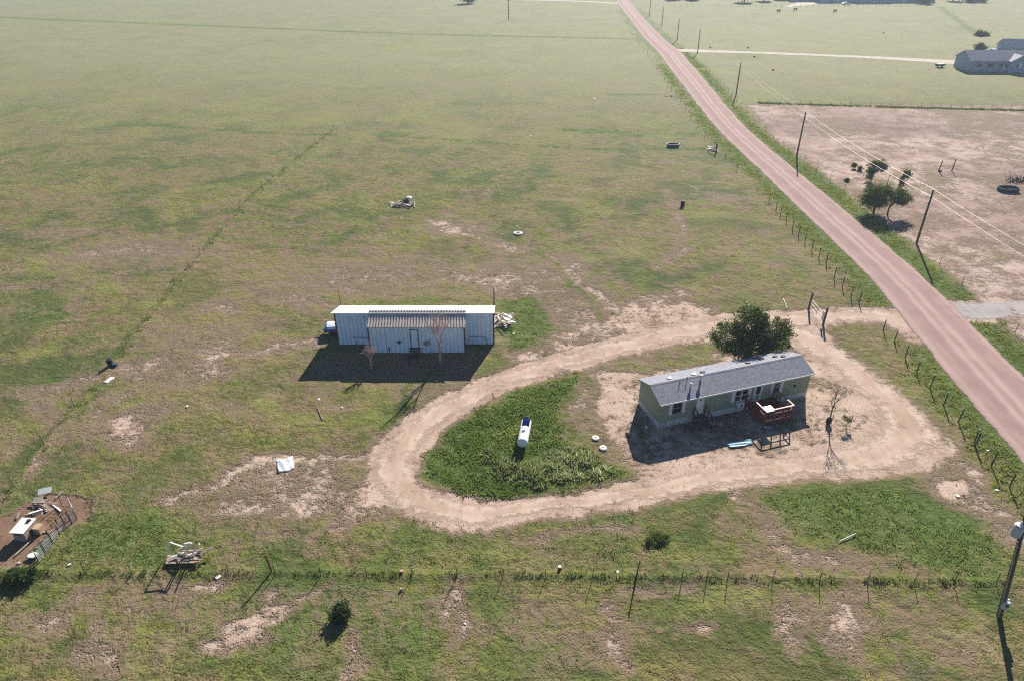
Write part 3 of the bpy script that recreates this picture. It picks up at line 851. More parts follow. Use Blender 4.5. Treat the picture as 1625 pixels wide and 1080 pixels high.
def dry_weeds():
    x, y = scatter(26000, -45, 42, 24, 90)
    mk = masks(x, y)
    q = (mk['dirt'] > 0.5) & in_view(x, y) & ~footprint(x, y, 0.2) & (RNG.uniform(0, 1, len(x)) < np.clip(2.4 * fbm(x, y, 2.2, 29) - 0.75, 0.02, 1)) & (mk['ds'] < 0.9) & (RNG.uniform(0, 1, len(x)) < np.where(mk['ds'] > 0, 0.12, 0.75))
    x, y = x[q], y[q]
    n = len(x)
    c = lerp((0.09, 0.07, 0.04), (0.24, 0.19, 0.11), RNG.uniform(0, 1, n))
    sz = RNG.uniform(0.4, 1.5, n) ** 1.3
    tufts('dry_weeds', x, y, 0.11 * sz, 0.11 * sz, c, 8, 0.06 * sz, 'small dry brown weed tufts dotted over the bare yard soil', 0.7)
dry_weeds()

def along(pts, n, spread, name, label, rad, hgt, wid, k, ca, cb):
    P = smooth_line(pts, 0.5)
    i = RNG.integers(0, len(P), n)
    x = np.array([P[j].x for j in i]) + RNG.normal(0, spread, n)
    y = np.array([P[j].y for j in i]) + RNG.normal(0, spread, n)
    q = (RNG.uniform(0, 1, n) < np.clip(2.2 * fbm(x, y, 2.6, 37) - 0.35, 0.1, 1)) & ~footprint(x, y, 0.2) & in_view(x, y, 6) & (drive_sd(x, y) < -0.5) & (near_line(x, y, SIDE_GRAVEL, 8) > 2.5) & (near_line(x, y, FAR_DRIVE, 10) > 3.2)
    x, y = x[q], y[q]
    n = len(x)
    c = lerp(ca, cb, RNG.uniform(0, 1, n))
    sz = RNG.uniform(0.5, 1.4, n)
    tufts(name, x, y, rad * sz, hgt * sz, c, k, wid * sz, label, 0.4)
DK, GR = (0.040, 0.065, 0.022), (0.090, 0.115, 0.036)
along(LINES[5][0], 300, 0.16, 'fence_line_weeds', 'dark weeds grown up along the front wire fence', 0.20, 0.16, 0.08, 12, DK, GR)
along(LINES[4][0], 240, 0.35, 'boundary_weeds', 'dark weeds along the long fence left of the shed', 0.26, 0.24, 0.12, 10, DK, (0.12, 0.13, 0.06))
along(LINES[6][0], 1300, 0.3, 'paddock_edge_weeds', 'dark weeds along the far edge of the bare paddock', 0.4, 0.35, 0.2, 10, DK, GR)
along([(road_x(y, -1) - 2.0, y) for y in range(20, 260, 20)], 4200, 0.95, 'left_verge_weeds', 'bright green weeds on the road verge by the wire fence', 0.34, 0.20, 0.14, 10, (0.085, 0.130, 0.030), (0.220, 0.230, 0.045))
along([(road_x(y, 1) + 1.8, y) for y in range(36, 280, 20)], 4200, 0.95, 'right_verge_weeds', 'bright green weeds on the road verge by the bare paddock', 0.34, 0.20, 0.14, 10, (0.085, 0.130, 0.030), (0.230, 0.230, 0.045))

# ------------------------------------------------------------------ materials for built things
WHITE = mat('white paint', (0.72, 0.72, 0.70), 0.55, 0.06, 2.0, dirt=(0.45, 0.40, 0.33), dirt_amt=0.03)
METAL = mat('white metal siding', (0.72, 0.84, 0.95), 0.45, 0.05, 1.2, dirt=(0.42, 0.40, 0.37), dirt_amt=0.04)
ROOFW = mat('white metal roofing', (0.80, 0.80, 0.79), 0.4, 0.04, 1.5)
RUSTROOF = mat('weathered brown roofing', (0.52, 0.44, 0.40), 0.5, 0.15, 1.6, dirt=(0.30, 0.20, 0.15), dirt_amt=0.08)
TRIM = mat('dark red trim', (0.10, 0.025, 0.030), 0.6, 0.2)
SIDING = mat('sage green siding', (0.265, 0.310, 0.222), 0.65, 0.10, 0.8, bump=0.05)
SKIRT = mat('pale skirting', (0.52, 0.52, 0.50), 0.6, 0.10, 1.5, dirt=(0.33, 0.28, 0.22), dirt_amt=0.10)
GLASS = mat('dark window glass', (0.012, 0.014, 0.018), 0.08, 0.1, spec=0.6)
DARK = mat('near black', (0.020, 0.018, 0.018), 0.7, 0.2)
WOODD = mat('dark weathered wood', (0.085, 0.058, 0.042), 0.85, 0.3, 5.0, bump=0.2)
WOODG = mat('grey weathered wood', (0.300, 0.255, 0.215), 0.85, 0.3, 4.0, bump=0.2)
WOODT = mat('tan wood', (0.42, 0.30, 0.20), 0.85, 0.25, 4.0)
REDW = mat('red stained deck', (0.185, 0.035, 0.035), 0.6, 0.25, 3.0, bump=0.1)
REDRAIL = mat('red stained rail', (0.42, 0.17, 0.15), 0.5, 0.2, 3.0)
POST = mat('steel fence post', (0.060, 0.055, 0.050), 0.7, 0.3, 6.0)
WIRE = mat('rusted wire', (0.11, 0.095, 0.085), 0.8, 0.1)
LINEW = mat('bare power line', (0.75, 0.73, 0.70), 0.45, 0.05)
POLE = mat('tarred pole wood', (0.100, 0.068, 0.052), 0.85, 0.3, 3.0, bump=0.2)
GALV = mat('grey transformer paint', (0.42, 0.47, 0.53), 0.4, 0.08)
CONC = mat('pale concrete', (0.62, 0.62, 0.58), 0.8, 0.08, 3.0)
BLUE = mat('blue paint', (0.020, 0.075, 0.40), 0.45, 0.2)
TARPB = mat('pale blue tarp', (0.15, 0.30, 0.39), 0.5, 0.25, 3.0)
BARKG = mat('grey pink bark', (0.46, 0.34, 0.31), 0.9, 0.25, 6.0)
BARK = mat('brown bark', (0.085, 0.065, 0.050), 0.9, 0.3, 5.0, bump=0.3)
HIDE = mat('dark hide', (0.025, 0.020, 0.018), 0.8, 0.3)
BLUEWALL = mat('slate blue siding', (0.27, 0.36, 0.47), 0.7, 0.08, 0.8)
GREYROOF = mat('far grey shingles', (0.40, 0.39, 0.42), 0.85, 0.12, 1.0)
TYRE = mat('black rubber', (0.018, 0.018, 0.020), 0.8, 0.2)

def shingle_mat():
    m, nt, out = new_mat('grey shingles')
    tc = nt.nodes.new('ShaderNodeTexCoord').outputs['Object']
    br = node(nt, 'ShaderNodeTexBrick', {'Vector': tc, 'Color1': c4((0.150, 0.162, 0.205)), 'Color2': c4((0.245, 0.258, 0.310)), 'Mortar': c4((0.13, 0.13, 0.145)), 'Scale': 1.0, 'Mortar Size': 0.012, 'Brick Width': 0.32, 'Row Height': 0.15})
    br.offset = 0.5
    c = mixc(nt, remap(nt, noise(nt, tc, 4.5, 5, 0.75), 0.40, 0.62, 0, .8), br.outputs[0], (0.31, 0.32, 0.37))
    c = mixc(nt, remap(nt, noise(nt, tc, 0.7, 3), 0.45, 0.7, 0, .4), c, (0.20, 0.195, 0.205))
    p = node(nt, 'ShaderNodeBsdfPrincipled', {'Base Color': c, 'Roughness': 0.85, 'Specular IOR Level': 0.3})
    b = node(nt, 'ShaderNodeBump', {'Height': noise(nt, tc, 14.0, 3), 'Strength': 0.35, 'Distance': 0.03})
    nt.links.new(b.outputs[0], p.inputs['Normal'])
    nt.links.new(p.outputs[0], out.inputs[0])
    return m
SHING = shingle_mat()

# ------------------------------------------------------------------ mobile home
def mobile_home():
    t = thing('mobile_home', 'sage green mobile home with grey shingle roof inside the driveway loop', 'mobile home', HOME_A, HOME_ROT)
    L, Wd, E_, RZ, SK = 16.0, 3.95, 2.78, 3.46, 0.62
    prof = [(0, SK), (Wd, SK), (Wd, E_), (Wd / 2, RZ - 0.04), (0, E_)]
    w = MB().prism(prof, 0, L)
    for i in range(1, 40):                                       # battens of the vertical siding
        x = L * i / 40
        w.box(x - 0.012, x + 0.012, -0.008, 0.0, SK + 0.02, E_ - 0.08)
    w.build('wall', SIDING, t)
    sk = MB().prism([(-0.02, -0.05), (Wd + 0.02, -0.05), (Wd + 0.02, SK), (-0.02, SK)], -0.02, L + 0.02)
    for i in range(1, 14):
        x = L * i / 14
        sk.box(x - 0.02, x + 0.02, -0.035, -0.02, -0.02, SK - 0.02)
    sk.build('skirting', SKIRT, t)
    oh, th = 0.22, 0.07
    sl = (RZ - E_) / (Wd / 2)
    zf = E_ - oh * sl
    rf = MB().prism([(-oh, zf), (Wd / 2, RZ), (Wd + oh, zf), (Wd + oh, zf + th), (Wd / 2, RZ + th), (-oh, zf + th)], -0.18, L + 0.18)
    roof = rf.build('roof', SHING, t)
    MB().box(-0.19, L + 0.19, -oh - 0.025, -oh - 0.002, zf - 0.07, zf + th + 0.01).build('fascia', WHITE, t)
    for xx in (-0.205, L + 0.183):
        MB().prism([(-oh, zf - .08), (Wd / 2, RZ - .08), (Wd + oh, zf - .08), (Wd + oh, zf + th + .01), (Wd / 2, RZ + th + .01), (-oh, zf + th + .01)], xx, xx + 0.022).build('barge_board', SIDING if xx < 0 else WHITE, t)
    MB().prism([(Wd / 2 - 0.16, RZ + th - 0.16 * sl + 0.012), (Wd / 2, RZ + th + 0.018), (Wd / 2 + 0.16, RZ + th - 0.16 * sl + 0.012), (Wd / 2, RZ + th - 0.02)], -0.15, L + 0.15).build('ridge_cap', SHING, roof)
    def rz(y):
        return RZ + th - abs(y - Wd / 2) * sl
    for x, y, h, r in ((3.45, 0.95, 0.26, 0.12), (4.75, 1.45, 0.40, 0.14)):      # two white capped flues
        v = MB().tube([(x, y, rz(y) - 0.05), (x, y, rz(y) + h)], r * 0.6, 10)
        vp = v.build('vent_pipe', GALV, roof)
        MB().lathe([(r, 0), (r * 1.25, 0.05), (r * 1.15, 0.16), (r * 0.3, 0.22)], 12, (x, y, rz(y) + h)).build('cap', WHITE, vp)
    for x, y, h in ((2.6, 1.5, 0.30), (3.5, 1.75, 0.36)):
        MB().tube([(x, y, rz(y) - 0.05), (x, y, rz(y) + h)], 0.035, 6).build('plumbing_vent', DARK, roof)
    for x, y in ((2.2, 2.6), (4.6, 2.4), (5.6, 2.5), (10.6, 2.6), (13.9, 2.9), (14.5, 2.5)):
        MB().box(x - 0.2, x + 0.2, y - 0.13, y + 0.13, rz(y) - 0.05, rz(y) + 0.13).build('roof_vent', DARK if x > 5 else GALV, roof)
    # windows with white shutters
    def window(x0, x1, z0, z1, double=False):
        fr = MB()
        fw = 0.05
        fr.box(x0, x0 + fw, -0.04, -0.01, z0, z1).box(x1 - fw, x1, -0.04, -0.01, z0, z1).box(x0 + fw, x1 - fw, -0.04, -0.01, z0, z0 + fw).box(x0 + fw, x1 - fw, -0.04, -0.01, z1 - fw, z1)
        zm = (z0 + z1) / 2
        fr.box(x0 + fw, x1 - fw, -0.045, -0.012, zm - 0.03, zm + 0.03)
        if double:
            xm = (x0 + x1) / 2
            fr.box(xm - 0.05, xm + 0.05, -0.048, -0.014, z0 + fw, z1 - fw)
        f = fr.build('window', WHITE if double else WOODG, t)
        MB().box(x0 + 0.02, x1 - 0.02, -0.02, -0.009, z0 + 0.02, z1 - 0.02).build('pane', GLASS, f)
        for s in (x0 - 0.34, x1 + 0.03):
            sh = MB().box(s, s + 0.31, -0.035, -0.009, z0 - 0.03, z1 + 0.05)
            for k in range(9):
                zz = z0 + (z1 - z0) * (k + .5) / 9
                sh.box(s + 0.04, s + 0.27, -0.05, -0.035, zz - 0.05, zz + 0.02)
            sh.build('shutter', WHITE, f)
    window(1.22, 2.18, 1.33, 2.52)
    window(7.72, 9.12, 1.22, 2.45, True)
    window(11.95, 12.62, 1.25, 2.45)
    # doors
    for x0, x1, kind in ((3.68, 4.46, 0), (9.78, 10.66, 1)):
        fr = MB().box(x0, x1, -0.045, -0.01, 0.72, 2.66)
        d = fr.build('door', WHITE, t)
        if kind == 0:
            MB().tube([((x0 + x1) / 2, -0.052, 2.28), ((x0 + x1) / 2, -0.046, 2.28)], 0.11, 14).build('pane', GLASS, d)
        else:
            MB().box(x0 + 0.2, x1 - 0.2, -0.054, -0.0455, 1.62, 2.45).build('pane', GLASS, d)
            MB().box(x0 + 0.2, x1 - 0.2, -0.052, -0.0455, 0.95, 1.52).build('panel', TARPB, d)
        MB().tube([(x1 - 0.09, -0.08, 1.68), (x1 - 0.09, -0.04, 1.68)], 0.035, 8).build('handle', DARK, d)
    ac = MB().box(8.05, 8.66, -0.42, -0.05, 0.74, 1.2)
    a = ac.build('air_conditioner', WHITE, t)
    MB().box(8.25, 8.5, -0.43, -0.4205, 0.84, 1.08).build('grille', DARK, a)
    hb = MB()
    x0, x1, z0, z1 = 0.22, 0.72, 0.12, 0.56
    for b in ((x0, x0 + .03, z0, z1), (x1 - .03, x1, z0, z1), (x0 + .03, x1 - .03, z0, z0 + .03), (x0 + .03, x1 - .03, z1 - .03, z1)):
        hb.box(b[0], b[1], -0.045, -0.021, b[2], b[3])
    hb.build('access_hatch', DARK, t)
    MB().box(14.3, 14.42, -0.1, -0.009, 1.5, 1.75).build('porch_light', DARK, t)
mobile_home()

def home_pt(x, y, z=0):
    c, s_ = math.cos(HOME_ROT), math.sin(HOME_ROT)
    return Vector((HOME_A.x + x * c - y * s_, HOME_A.y + x * s_ + y * c, z))

def front_steps():
    t = thing('entry_steps', 'dark wooden steps with handrails at the plain white home door', 'steps', home_pt(4.05, -0.04), HOME_ROT)
    for i in range(4):
        z = 0.66 - i * 0.17
        MB().box(-0.55, 0.55, -0.62 - i * 0.27, -0.06 if i == 0 else -0.60 - i * 0.27 + 0.27 - 0.29, z - 0.05, z).build('tread', WOODD, t)
    for s in (-0.58, 0.58):
        MB().beam((s, -0.3, 0.55), (s, -1.6, -0.02), 0.05, 0.22).build('stringer', WOODD, t)
        for y, z in ((-0.1, 1.55), (-0.6, 1.50), (-1.45, 1.0)):
            MB().box(s - 0.04, s + 0.04, y - 0.04, y + 0.04, -0.02, z).build('post', WOODD, t)
        MB().beam((s, -0.06, 1.58), (s, -0.62, 1.55), 0.06, 0.09).beam((s, -0.62, 1.55), (s, -1.5, 1.02), 0.06, 0.09).build('handrail', WOODD, t)
        for k in range(3):
            f = 0.2 + k * 0.3
            y = -0.62 - 0.86 * f
            MB().beam((s, y, 0.5 - 0.6 * f), (s, y, 1.52 - 0.5 * f), 0.03).build('baluster', WOODD, t)
front_steps()

def deck():
    t = thing('deck', 'raised red wooden deck with railing at the glazed home door', 'deck', home_pt(9.0, -0.06), HOME_ROT)
    Wx, Dy, zt = 3.05, 2.9, 0.86
    n = 21
    fl = MB()
    for i in range(n):
        y1 = -Dy * i / n
        y0 = -Dy * (i + 1) / n + 0.012
        fl.box(0, Wx, y0, y1, zt - 0.035, zt + random.uniform(-.003, .003))
    fl.build('floor', REDW, t)
    sk = MB()
    sk.box(0.0, Wx, -Dy - 0.035, -Dy - 0.002, zt - 0.26, zt + 0.005).box(-0.035, -0.002, -Dy, -0.02, zt - 0.26, zt + 0.005).box(Wx + 0.002, Wx + 0.035, -Dy, -0.02, zt - 0.26, zt + 0.005)
    sk.build('rim_board', REDW, t)
    zr = 1.88
    xs = (0.05, 1.05, 2.0, Wx - 0.05)
    pts = [(x, -Dy + 0.06) for x in xs] + [(0.05, -0.08), (0.05, -1.5), (Wx - 0.05, -0.08), (Wx - 0.05, -1.0), (Wx - 0.05, -1.95)]
    for x, y in pts:
        MB().box(x - 0.045, x + 0.045, y - 0.045, y + 0.045, -0.03, zr).build('post', REDW, t)
    rl = [((0.05, -0.08), (0.05, -Dy + 0.06)), ((0.05, -Dy + 0.06), (Wx - 0.05, -Dy + 0.06)), ((Wx - 0.05, -0.08), (Wx - 0.05, -1.0)), ((Wx - 0.05, -1.95), (Wx - 0.05, -Dy + 0.06))]
    for i, (p, q) in enumerate(rl):
        m_ = REDRAIL if i != 2 else WOODD
        MB().beam((p[0], p[1], zr + 0.02 + i * .003), (q[0], q[1], zr + 0.02 + i * .003), 0.13, 0.045).build('top_rail', m_, t)
        MB().beam((p[0], p[1], zr - 0.45), (q[0], q[1], zr - 0.45), 0.04, 0.07).build('mid_rail', REDW, t)
    for i in range(3):
        z = zt - 0.2 - i * 0.2
        MB().box(Wx + 0.04 + i * 0.26, Wx + 0.32 + i * 0.26, -1.9, -1.05, z - 0.04, z).build('step', WOODD, t)
    for y in (-1.02, -1.93):
        MB().beam((Wx + 0.03, y, zt - 0.15), (Wx + 0.85, y, 0.0), 0.05, 0.18).build('stringer', WOODD, t)
        MB().beam((Wx, y, zr - 0.05), (Wx + 0.9, y, 1.05), 0.05, 0.08).beam((Wx + 0.88, y, -0.02), (Wx + 0.88, y, 1.06), 0.07).build('handrail', WOODD, t)
    tb = thing('patio_table', 'white topped patio table standing at the deck railing corner', 'table', home_pt(9.75, -2.35, zt), HOME_ROT)
    MB().box(-0.5, 0.5, -0.40, 0.40, 0.74, 0.78).build('table_top', mat('glossy white plastic', (0.85, 0.85, 0.84), 0.25, 0.03, spec=0.6), tb)
    for x in (-0.42, 0.42):
        for y in (-0.32, 0.32):
            MB().tube([(x, y, 0.0), (x, y, 0.74)], 0.02, 6).build('leg', WHITE, tb)
    ch = thing('deck_chair', 'dark folding chair on the red deck below the narrow window', 'chair', home_pt(11.5, -1.35, zt), HOME_ROT + R(20))
    MB().box(-0.25, 0.25, -0.25, 0.25, 0.40, 0.44).build('seat', DARK, ch)
    MB().beam((-0.23, 0.25, 0.7), (0.23, 0.25, 0.7), 0.04, 0.45).build('backrest', DARK, ch)
    for x in (-0.22, 0.22):
        for y in (-0.22, 0.22):
            MB().box(x - .018, x + .018, y - .018, y + .018, 0, 0.85 if y > 0 else 0.4).build('leg', DARK, ch)
deck()

def crumple(name, label, cat, loc, sx, sy, h, m, seed, rz=0.0, n=10, base=0.02):
    """a crumpled sheet lying on the ground"""
    rr = random.Random(seed)
    mb = MB()
    ph = [(rr.uniform(1, 5), rr.uniform(1, 5), rr.uniform(0, 6)) for _ in range(4)]
    for top in (1, 0):
        o = len(mb.v)
        for j in range(n + 1):
            for i in range(n + 1):
                u, v = i / n - .5, j / n - .5
                z = sum(math.sin(a * u * 3 + b * v * 3 + c) for a, b, c in ph) / 4
                e = 0.10 * math.sin(7 * u + 3 * v + seed)
                mb.v.append((u * sx * (1 + e * .6), v * sy * (1 + e), base + h * (0.5 + 0.5 * z) * (1 if top else 0.0) + (0.02 if top else 0)))
        for j in range(n):
            for i in range(n):
                a = o + j * (n + 1) + i
                mb.f.append((a, a + 1, a + n + 2, a + n + 1) if top else (a, a + n + 1, a + n + 2, a + 1))
    N1 = (n + 1) ** 2
    ring = [i for i in range(n + 1)] + [(j + 1) * (n + 1) - 1 for j in range(1, n + 1)] + [n * (n + 1) + i for i in range(n - 1, -1, -1)] + [j * (n + 1) for j in range(n - 1, 0, -1)]
    for k in range(len(ring)):
        a, b = ring[k], ring[(k + 1) % len(ring)]
        mb.f.append((a, a + N1, b + N1, b))
    o = mb.build(name, m, None, True)
    o.location = loc
    o.rotation_euler = (0, 0, rz)
    return tag(o, label, cat)

crumple('blue_tarp', 'pale blue tarp strip lying in the home shadow', 'tarp', G(1173, 704), 2.4, 0.75, 0.14, TARPB, 3, R(14))
crumple('scrap_sheet', 'crumpled grey sheet on shaded ground below the deck', 'sheet', G(1212, 676), 1.1, 0.5, 0.2, mat('grey blue sheet', (0.30, 0.36, 0.42), 0.6, 0.2), 5, R(-25))
crumple('metal_sheet', 'crumpled white metal panel lying beside the faint west track', 'metal panel', G(453, 738), 1.35, 1.65, 0.12, mat('scuffed white panel', (0.62, 0.64, 0.66), 0.4, 0.15, 4), 9, R(22))
for px, py, sx, sy, lb in ((1129, 672, .5, .35, 'pale crumpled bag beside the entry steps'), (1142, 674, .4, .4, 'tan crumpled bag right of the entry steps'), (1026, 678, .22, .2, 'small white bag at the home corner')):
    crumple('litter_bag', lb, 'litter', G(px, py), sx, sy, 0.22, WHITE if 'white' in lb or 'pale' in lb else WOODT, px, R(px))

def pallet():
    t = thing('wooden_pallet', 'grey slatted pallet on shaded ground at the home end wall', 'pallet', G(1014, 668), R(-20))
    for k in range(6):
        MB().box(-0.7 + k * 0.26, -0.56 + k * 0.26, -0.5, 0.5, 0.09, 0.115).build('slat', WOODG, t)
    for y in (-0.45, 0, 0.45):
        MB().box(-0.72, 0.76, y - 0.04, y + 0.04, 0.0, 0.089).build('bearer', WOODD, t)
pallet()

# ------------------------------------------------------------------ white metal shed
def ribbed(mb, x0, x1, y, z0, z1, pitch, d=0.03):
    n = max(2, int((x1 - x0) / pitch))
    for i in range(n):
        x = x0 + (x1 - x0) * (i + .5) / n
        mb.box(x - 0.025, x + 0.025, y - d, y, z0, z1)

SEAM = mat('darker seam', (0.50, 0.62, 0.73), 0.7, 0.2)  # darker strip beside each wall rib
def seams(x0, x1, y, z0, z1, parent):
    n = int((x1 - x0) / 0.42)
    mb = MB()
    for i in range(n):
        x = x0 + (x1 - x0) * (i + .5) / n + 0.055
        mb.box(x - 0.028, x + 0.028, y - 0.012, y - 0.001, z0, z1)
    mb.build('seams', SEAM, parent)

def shed():
    t = thing('metal_shed', 'long white metal shed with a brown roofed front extension', 'shed', SHED_O)
    L, D, ZF, ZB = 16.9, 3.5, 3.85, 2.75
    w = MB().prism([(0, -0.05), (D, -0.05), (D, ZB), (0, ZF)], 0, L)
    ribbed(w, 0.2, 3.7, 0, 0.02, ZF - 0.14, 0.42)
    ribbed(w, 14.0, L - 0.15, 0, 0.02, ZF - 0.14, 0.42)
    sw = w.build('wall', METAL, t)
    seams(0.2, 3.7, 0, 0.02, ZF - 0.14, sw)
    seams(14.0, L - 0.15, 0, 0.02, ZF - 0.14, sw)
    sl = (ZF - ZB) / D
    rf = MB().prism([(-0.28, ZF + 0.28 * sl), (D + 0.25, ZB - 0.25 * sl), (D + 0.25, ZB - 0.25 * sl + 0.07), (-0.28, ZF + 0.28 * sl + 0.07)], -0.35, L + 0.12)
    n = 40
    for i in range(n):
        x = -0.2 + (L + 0.2) * (i + .5) / n
        rf.add([(x - .02, -0.27, ZF + 0.27 * sl + 0.07), (x + .02, -0.27, ZF + 0.27 * sl + 0.07), (x + .02, D + .24, ZB - .24 * sl + .07), (x - .02, D + .24, ZB - .24 * sl + .07),
                (x - .02, -0.27, ZF + 0.27 * sl + 0.1), (x + .02, -0.27, ZF + 0.27 * sl + 0.1), (x + .02, D + .24, ZB - .24 * sl + .1), (x - .02, D + .24, ZB - .24 * sl + .1)],
               [(4, 5, 6, 7), (0, 1, 5, 4), (2, 3, 7, 6), (0, 4, 7, 3), (1, 2, 6, 5)])
    rf.build('roof', ROOFW, t)
    for x in (-0.06, L):
        MB().box(x - 0.04, x + 0.10, -0.05, 0.10, 0, ZF - 0.05).build('corner_trim', TRIM, t)
    # extension with its own lean-to roof
    x0, x1, Dy, ze, zt = 3.78, 13.85, 1.70, 3.22, 3.90
    e = MB().prism([(-Dy, -0.05), (-0.002, -0.05), (-0.002, zt - 0.06), (-Dy, ze)], x0, x1)
    ribbed(e, x0 + 0.1, x0 + 4.25, -Dy, 0.02, ze - 0.1, 0.42)
    ribbed(e, x0 + 5.3, x1 - 0.1, -Dy, 0.02, ze - 0.1, 0.42)
    ew = e.build('extension_wall', METAL, t)
    seams(x0 + 0.1, x0 + 4.25, -Dy, 0.02, ze - 0.1, ew)
    seams(x0 + 5.3, x1 - 0.1, -Dy, 0.02, ze - 0.1, ew)
    s2 = (zt - ze) / Dy
    ya, yb = -Dy - 0.22, 0.16
    za, zb = ze - 0.22 * s2 + 0.02, zt + 0.16 * s2 + 0.02
    rb = MB().prism([(ya, za), (yb, zb), (yb, zb + 0.06), (ya, za + 0.06)], x0 - 0.15, x1 + 0.15)
    er = rb.build('extension_roof', RUSTROOF, t)
    n = 34
    rib = MB()
    for i in range(n):
        x = x0 - 0.1 + (x1 - x0 + 0.2) * (i + .5) / n
        rib.beam((x, ya, za + 0.08), (x, yb, zb + 0.08), 0.12, 0.06)
    rib.build('roof_ribs', mat('sun painted ribs', (0.66, 0.57, 0.51), 0.5, 0.15, 1.5), er)  # ribs catch the sun, that light put into a paler colour
    MB().box(x0 - 0.15, x1 + 0.15, yb - 0.06, yb + 0.02, zb + 0.115, zb + 0.15).build('flashing', GALV, er)
    for x in (x0 - 0.05, x1):
        MB().box(x - 0.04, x + 0.09, -Dy - 0.05, -Dy + 0.12, 0, ze - 0.04).build('corner_trim', TRIM, t)
    dx = x0 + 4.35
    d = MB().box(dx + 0.09, dx + 0.81, -Dy - 0.03, -Dy - 0.005, 0.72, 2.78).build('door', METAL, t)
    f = MB().box(dx, dx + 0.088, -Dy - 0.05, -Dy - 0.004, 0.7, 2.88).box(dx + 0.812, dx + 0.90, -Dy - 0.05, -Dy - 0.004, 0.7, 2.88).box(dx + 0.088, dx + 0.812, -Dy - 0.05, -Dy - 0.004, 2.79, 2.88)
    f.build('frame', TRIM, d)
    MB().tube([(dx + 0.7, -Dy - 0.09, 1.7), (dx + 0.7, -Dy - 0.02, 1.7)], 0.035, 8).build('handle', DARK, d)
    sg = MB().add([(0, 0, 0), (-0.28, 0, 0.42), (0.28, 0, 0.42), (0, -.04, 0), (-0.28, -.04, 0.42), (0.28, -.04, 0.42)], [(0, 1, 2), (3, 5, 4), (0, 3, 4, 1), (1, 4, 5, 2), (2, 5, 3, 0)])
    g = sg.build('triangle_plate', DARK, t)
    g.location = (x0 + 3.15, -Dy - 0.05, 1.05)
    MB().tube([(1.5, -0.05, 0.9), (3.6, -0.05, 0.84)], 0.03, 6).build('wall_pipe', DARK, t)
    MB().tube([(14.3, -0.05, 0.95), (15.6, -0.05, 1.0), (16.0, -0.05, 0.85), (16.2, -0.06, 0.2)], 0.025, 6).build('wall_hose', DARK, t)
    MB().tube([(x0 + 1.75, -Dy - .04, 0.1), (x0 + 1.75, -Dy - .04, ze - 0.1)], 0.03, 6).build('downpipe', GALV, t)
    MB().box(x0 + 1.95, x0 + 2.05, -Dy - 0.06, -Dy - 0.005, 0.1, 0.75).build('wall_box', DARK, t)
    MB().lathe([(0.05, 0), (0.30, 0.05), (0.33, 0.08)], 14, (0, 0, 0)).build('satellite_dish', WOODG, t).matrix_local = Matrix.Translation((x0 + 6.1, -Dy - 0.1, 1.25)) @ Matrix.Rotation(R(75), 4, 'X')
    st = thing('shed_steps', 'dark wooden steps at the shed door', 'steps', SHED_O + Vector((dx + 0.45, -Dy - 0.06, 0)))
    for i in range(4):
        z = 0.68 - 0.17 * i
        MB().box(-0.5, 0.5, -0.32 - 0.26 * i, -0.26 * i, z - 0.05, z).build('tread', WOODD, st)
    for s in (-0.53, 0.53):
        MB().beam((s, -0.02, 0.55), (s, -1.1, -0.02), 0.05, 0.22).build('stringer', WOODD, st)
shed()

def load():
    t = thing('covered_load', 'low trailer with blue sides and white cover beside the shed', 'trailer', G(529, 528), R(8))
    MB().box(-0.9, 1.0, -0.7, 0.7, 0.45, 0.85).build('tray', mat('blue trailer side', (0.05, 0.10, 0.28), 0.5, 0.2), t)
    c = MB().prism([(-0.74, 0.86), (0.74, 0.86), (0.6, 1.12), (0, 1.22), (-0.6, 1.12)], -0.55, 1.02).build('cover', mat('white tarp', (0.62, 0.66, 0.72), 0.5, 0.15, 4), t)
    for y in (-0.76, 0.76):
        w = MB().tube([(0.1, y - .09, 0.3), (0.1, y + .09, 0.3)], 0.3, 14).build('wheel', TYRE, t)
    MB().beam((-0.9, 0, 0.5), (-1.6, 0, 0.42), 0.08).build('drawbar', GALV, t)
    MB().tube([(-1.5, 0, 0.0), (-1.5, 0, 0.5)], 0.04, 6).build('jockey_stand', GALV, t)
load()

def plank_pile(name, label, loc, n, sx, sy, lmin, lmax, mats, seed, hmax=0.5, cat='wood pile', steep=0.25, w=0.16):
    rr = random.Random(seed)
    t = thing(name, label, cat, loc)
    for i in range(n):
        a = rr.uniform(0, PI)
        L = rr.uniform(lmin, lmax)
        x, y = rr.uniform(-sx, sx), rr.uniform(-sy, sy)
        z = 0.03 + hmax * (i / n) * rr.uniform(.5, 1)
        dz = rr.uniform(-steep, steep) * L / 2
        dz = max(-z + 0.02, min(z - 0.02, dz))
        MB().beam((x - math.cos(a) * L / 2, y - math.sin(a) * L / 2, z - dz), (x + math.cos(a) * L / 2, y + math.sin(a) * L / 2, z + dz), w * rr.uniform(.6, 1.5), 0.05).build('plank', rr.choice(mats), t)
    return t
plank_pile('timber_pile', 'heap of grey split timber at the right end of the shed', G(798, 512), 34, 0.9, 1.1, 0.8, 2.4, [WOODG, WOODT, WOODG, WHITE], 4, 0.9)
wb = thing('black_tub', 'black open tub beside the timber heap at the shed', 'tub', G(806, 512))
MB().lathe([(0.34, 0.02), (0.44, 0.55), (0.47, 0.58), (0.42, 0.56), (0.32, 0.12)], 16).build('tub_wall', TYRE, wb)
MB().lathe([(0.455, 0.57), (0.485, 0.58), (0.485, 0.62), (0.455, 0.62)], 16).build('rim', WHITE, wb)
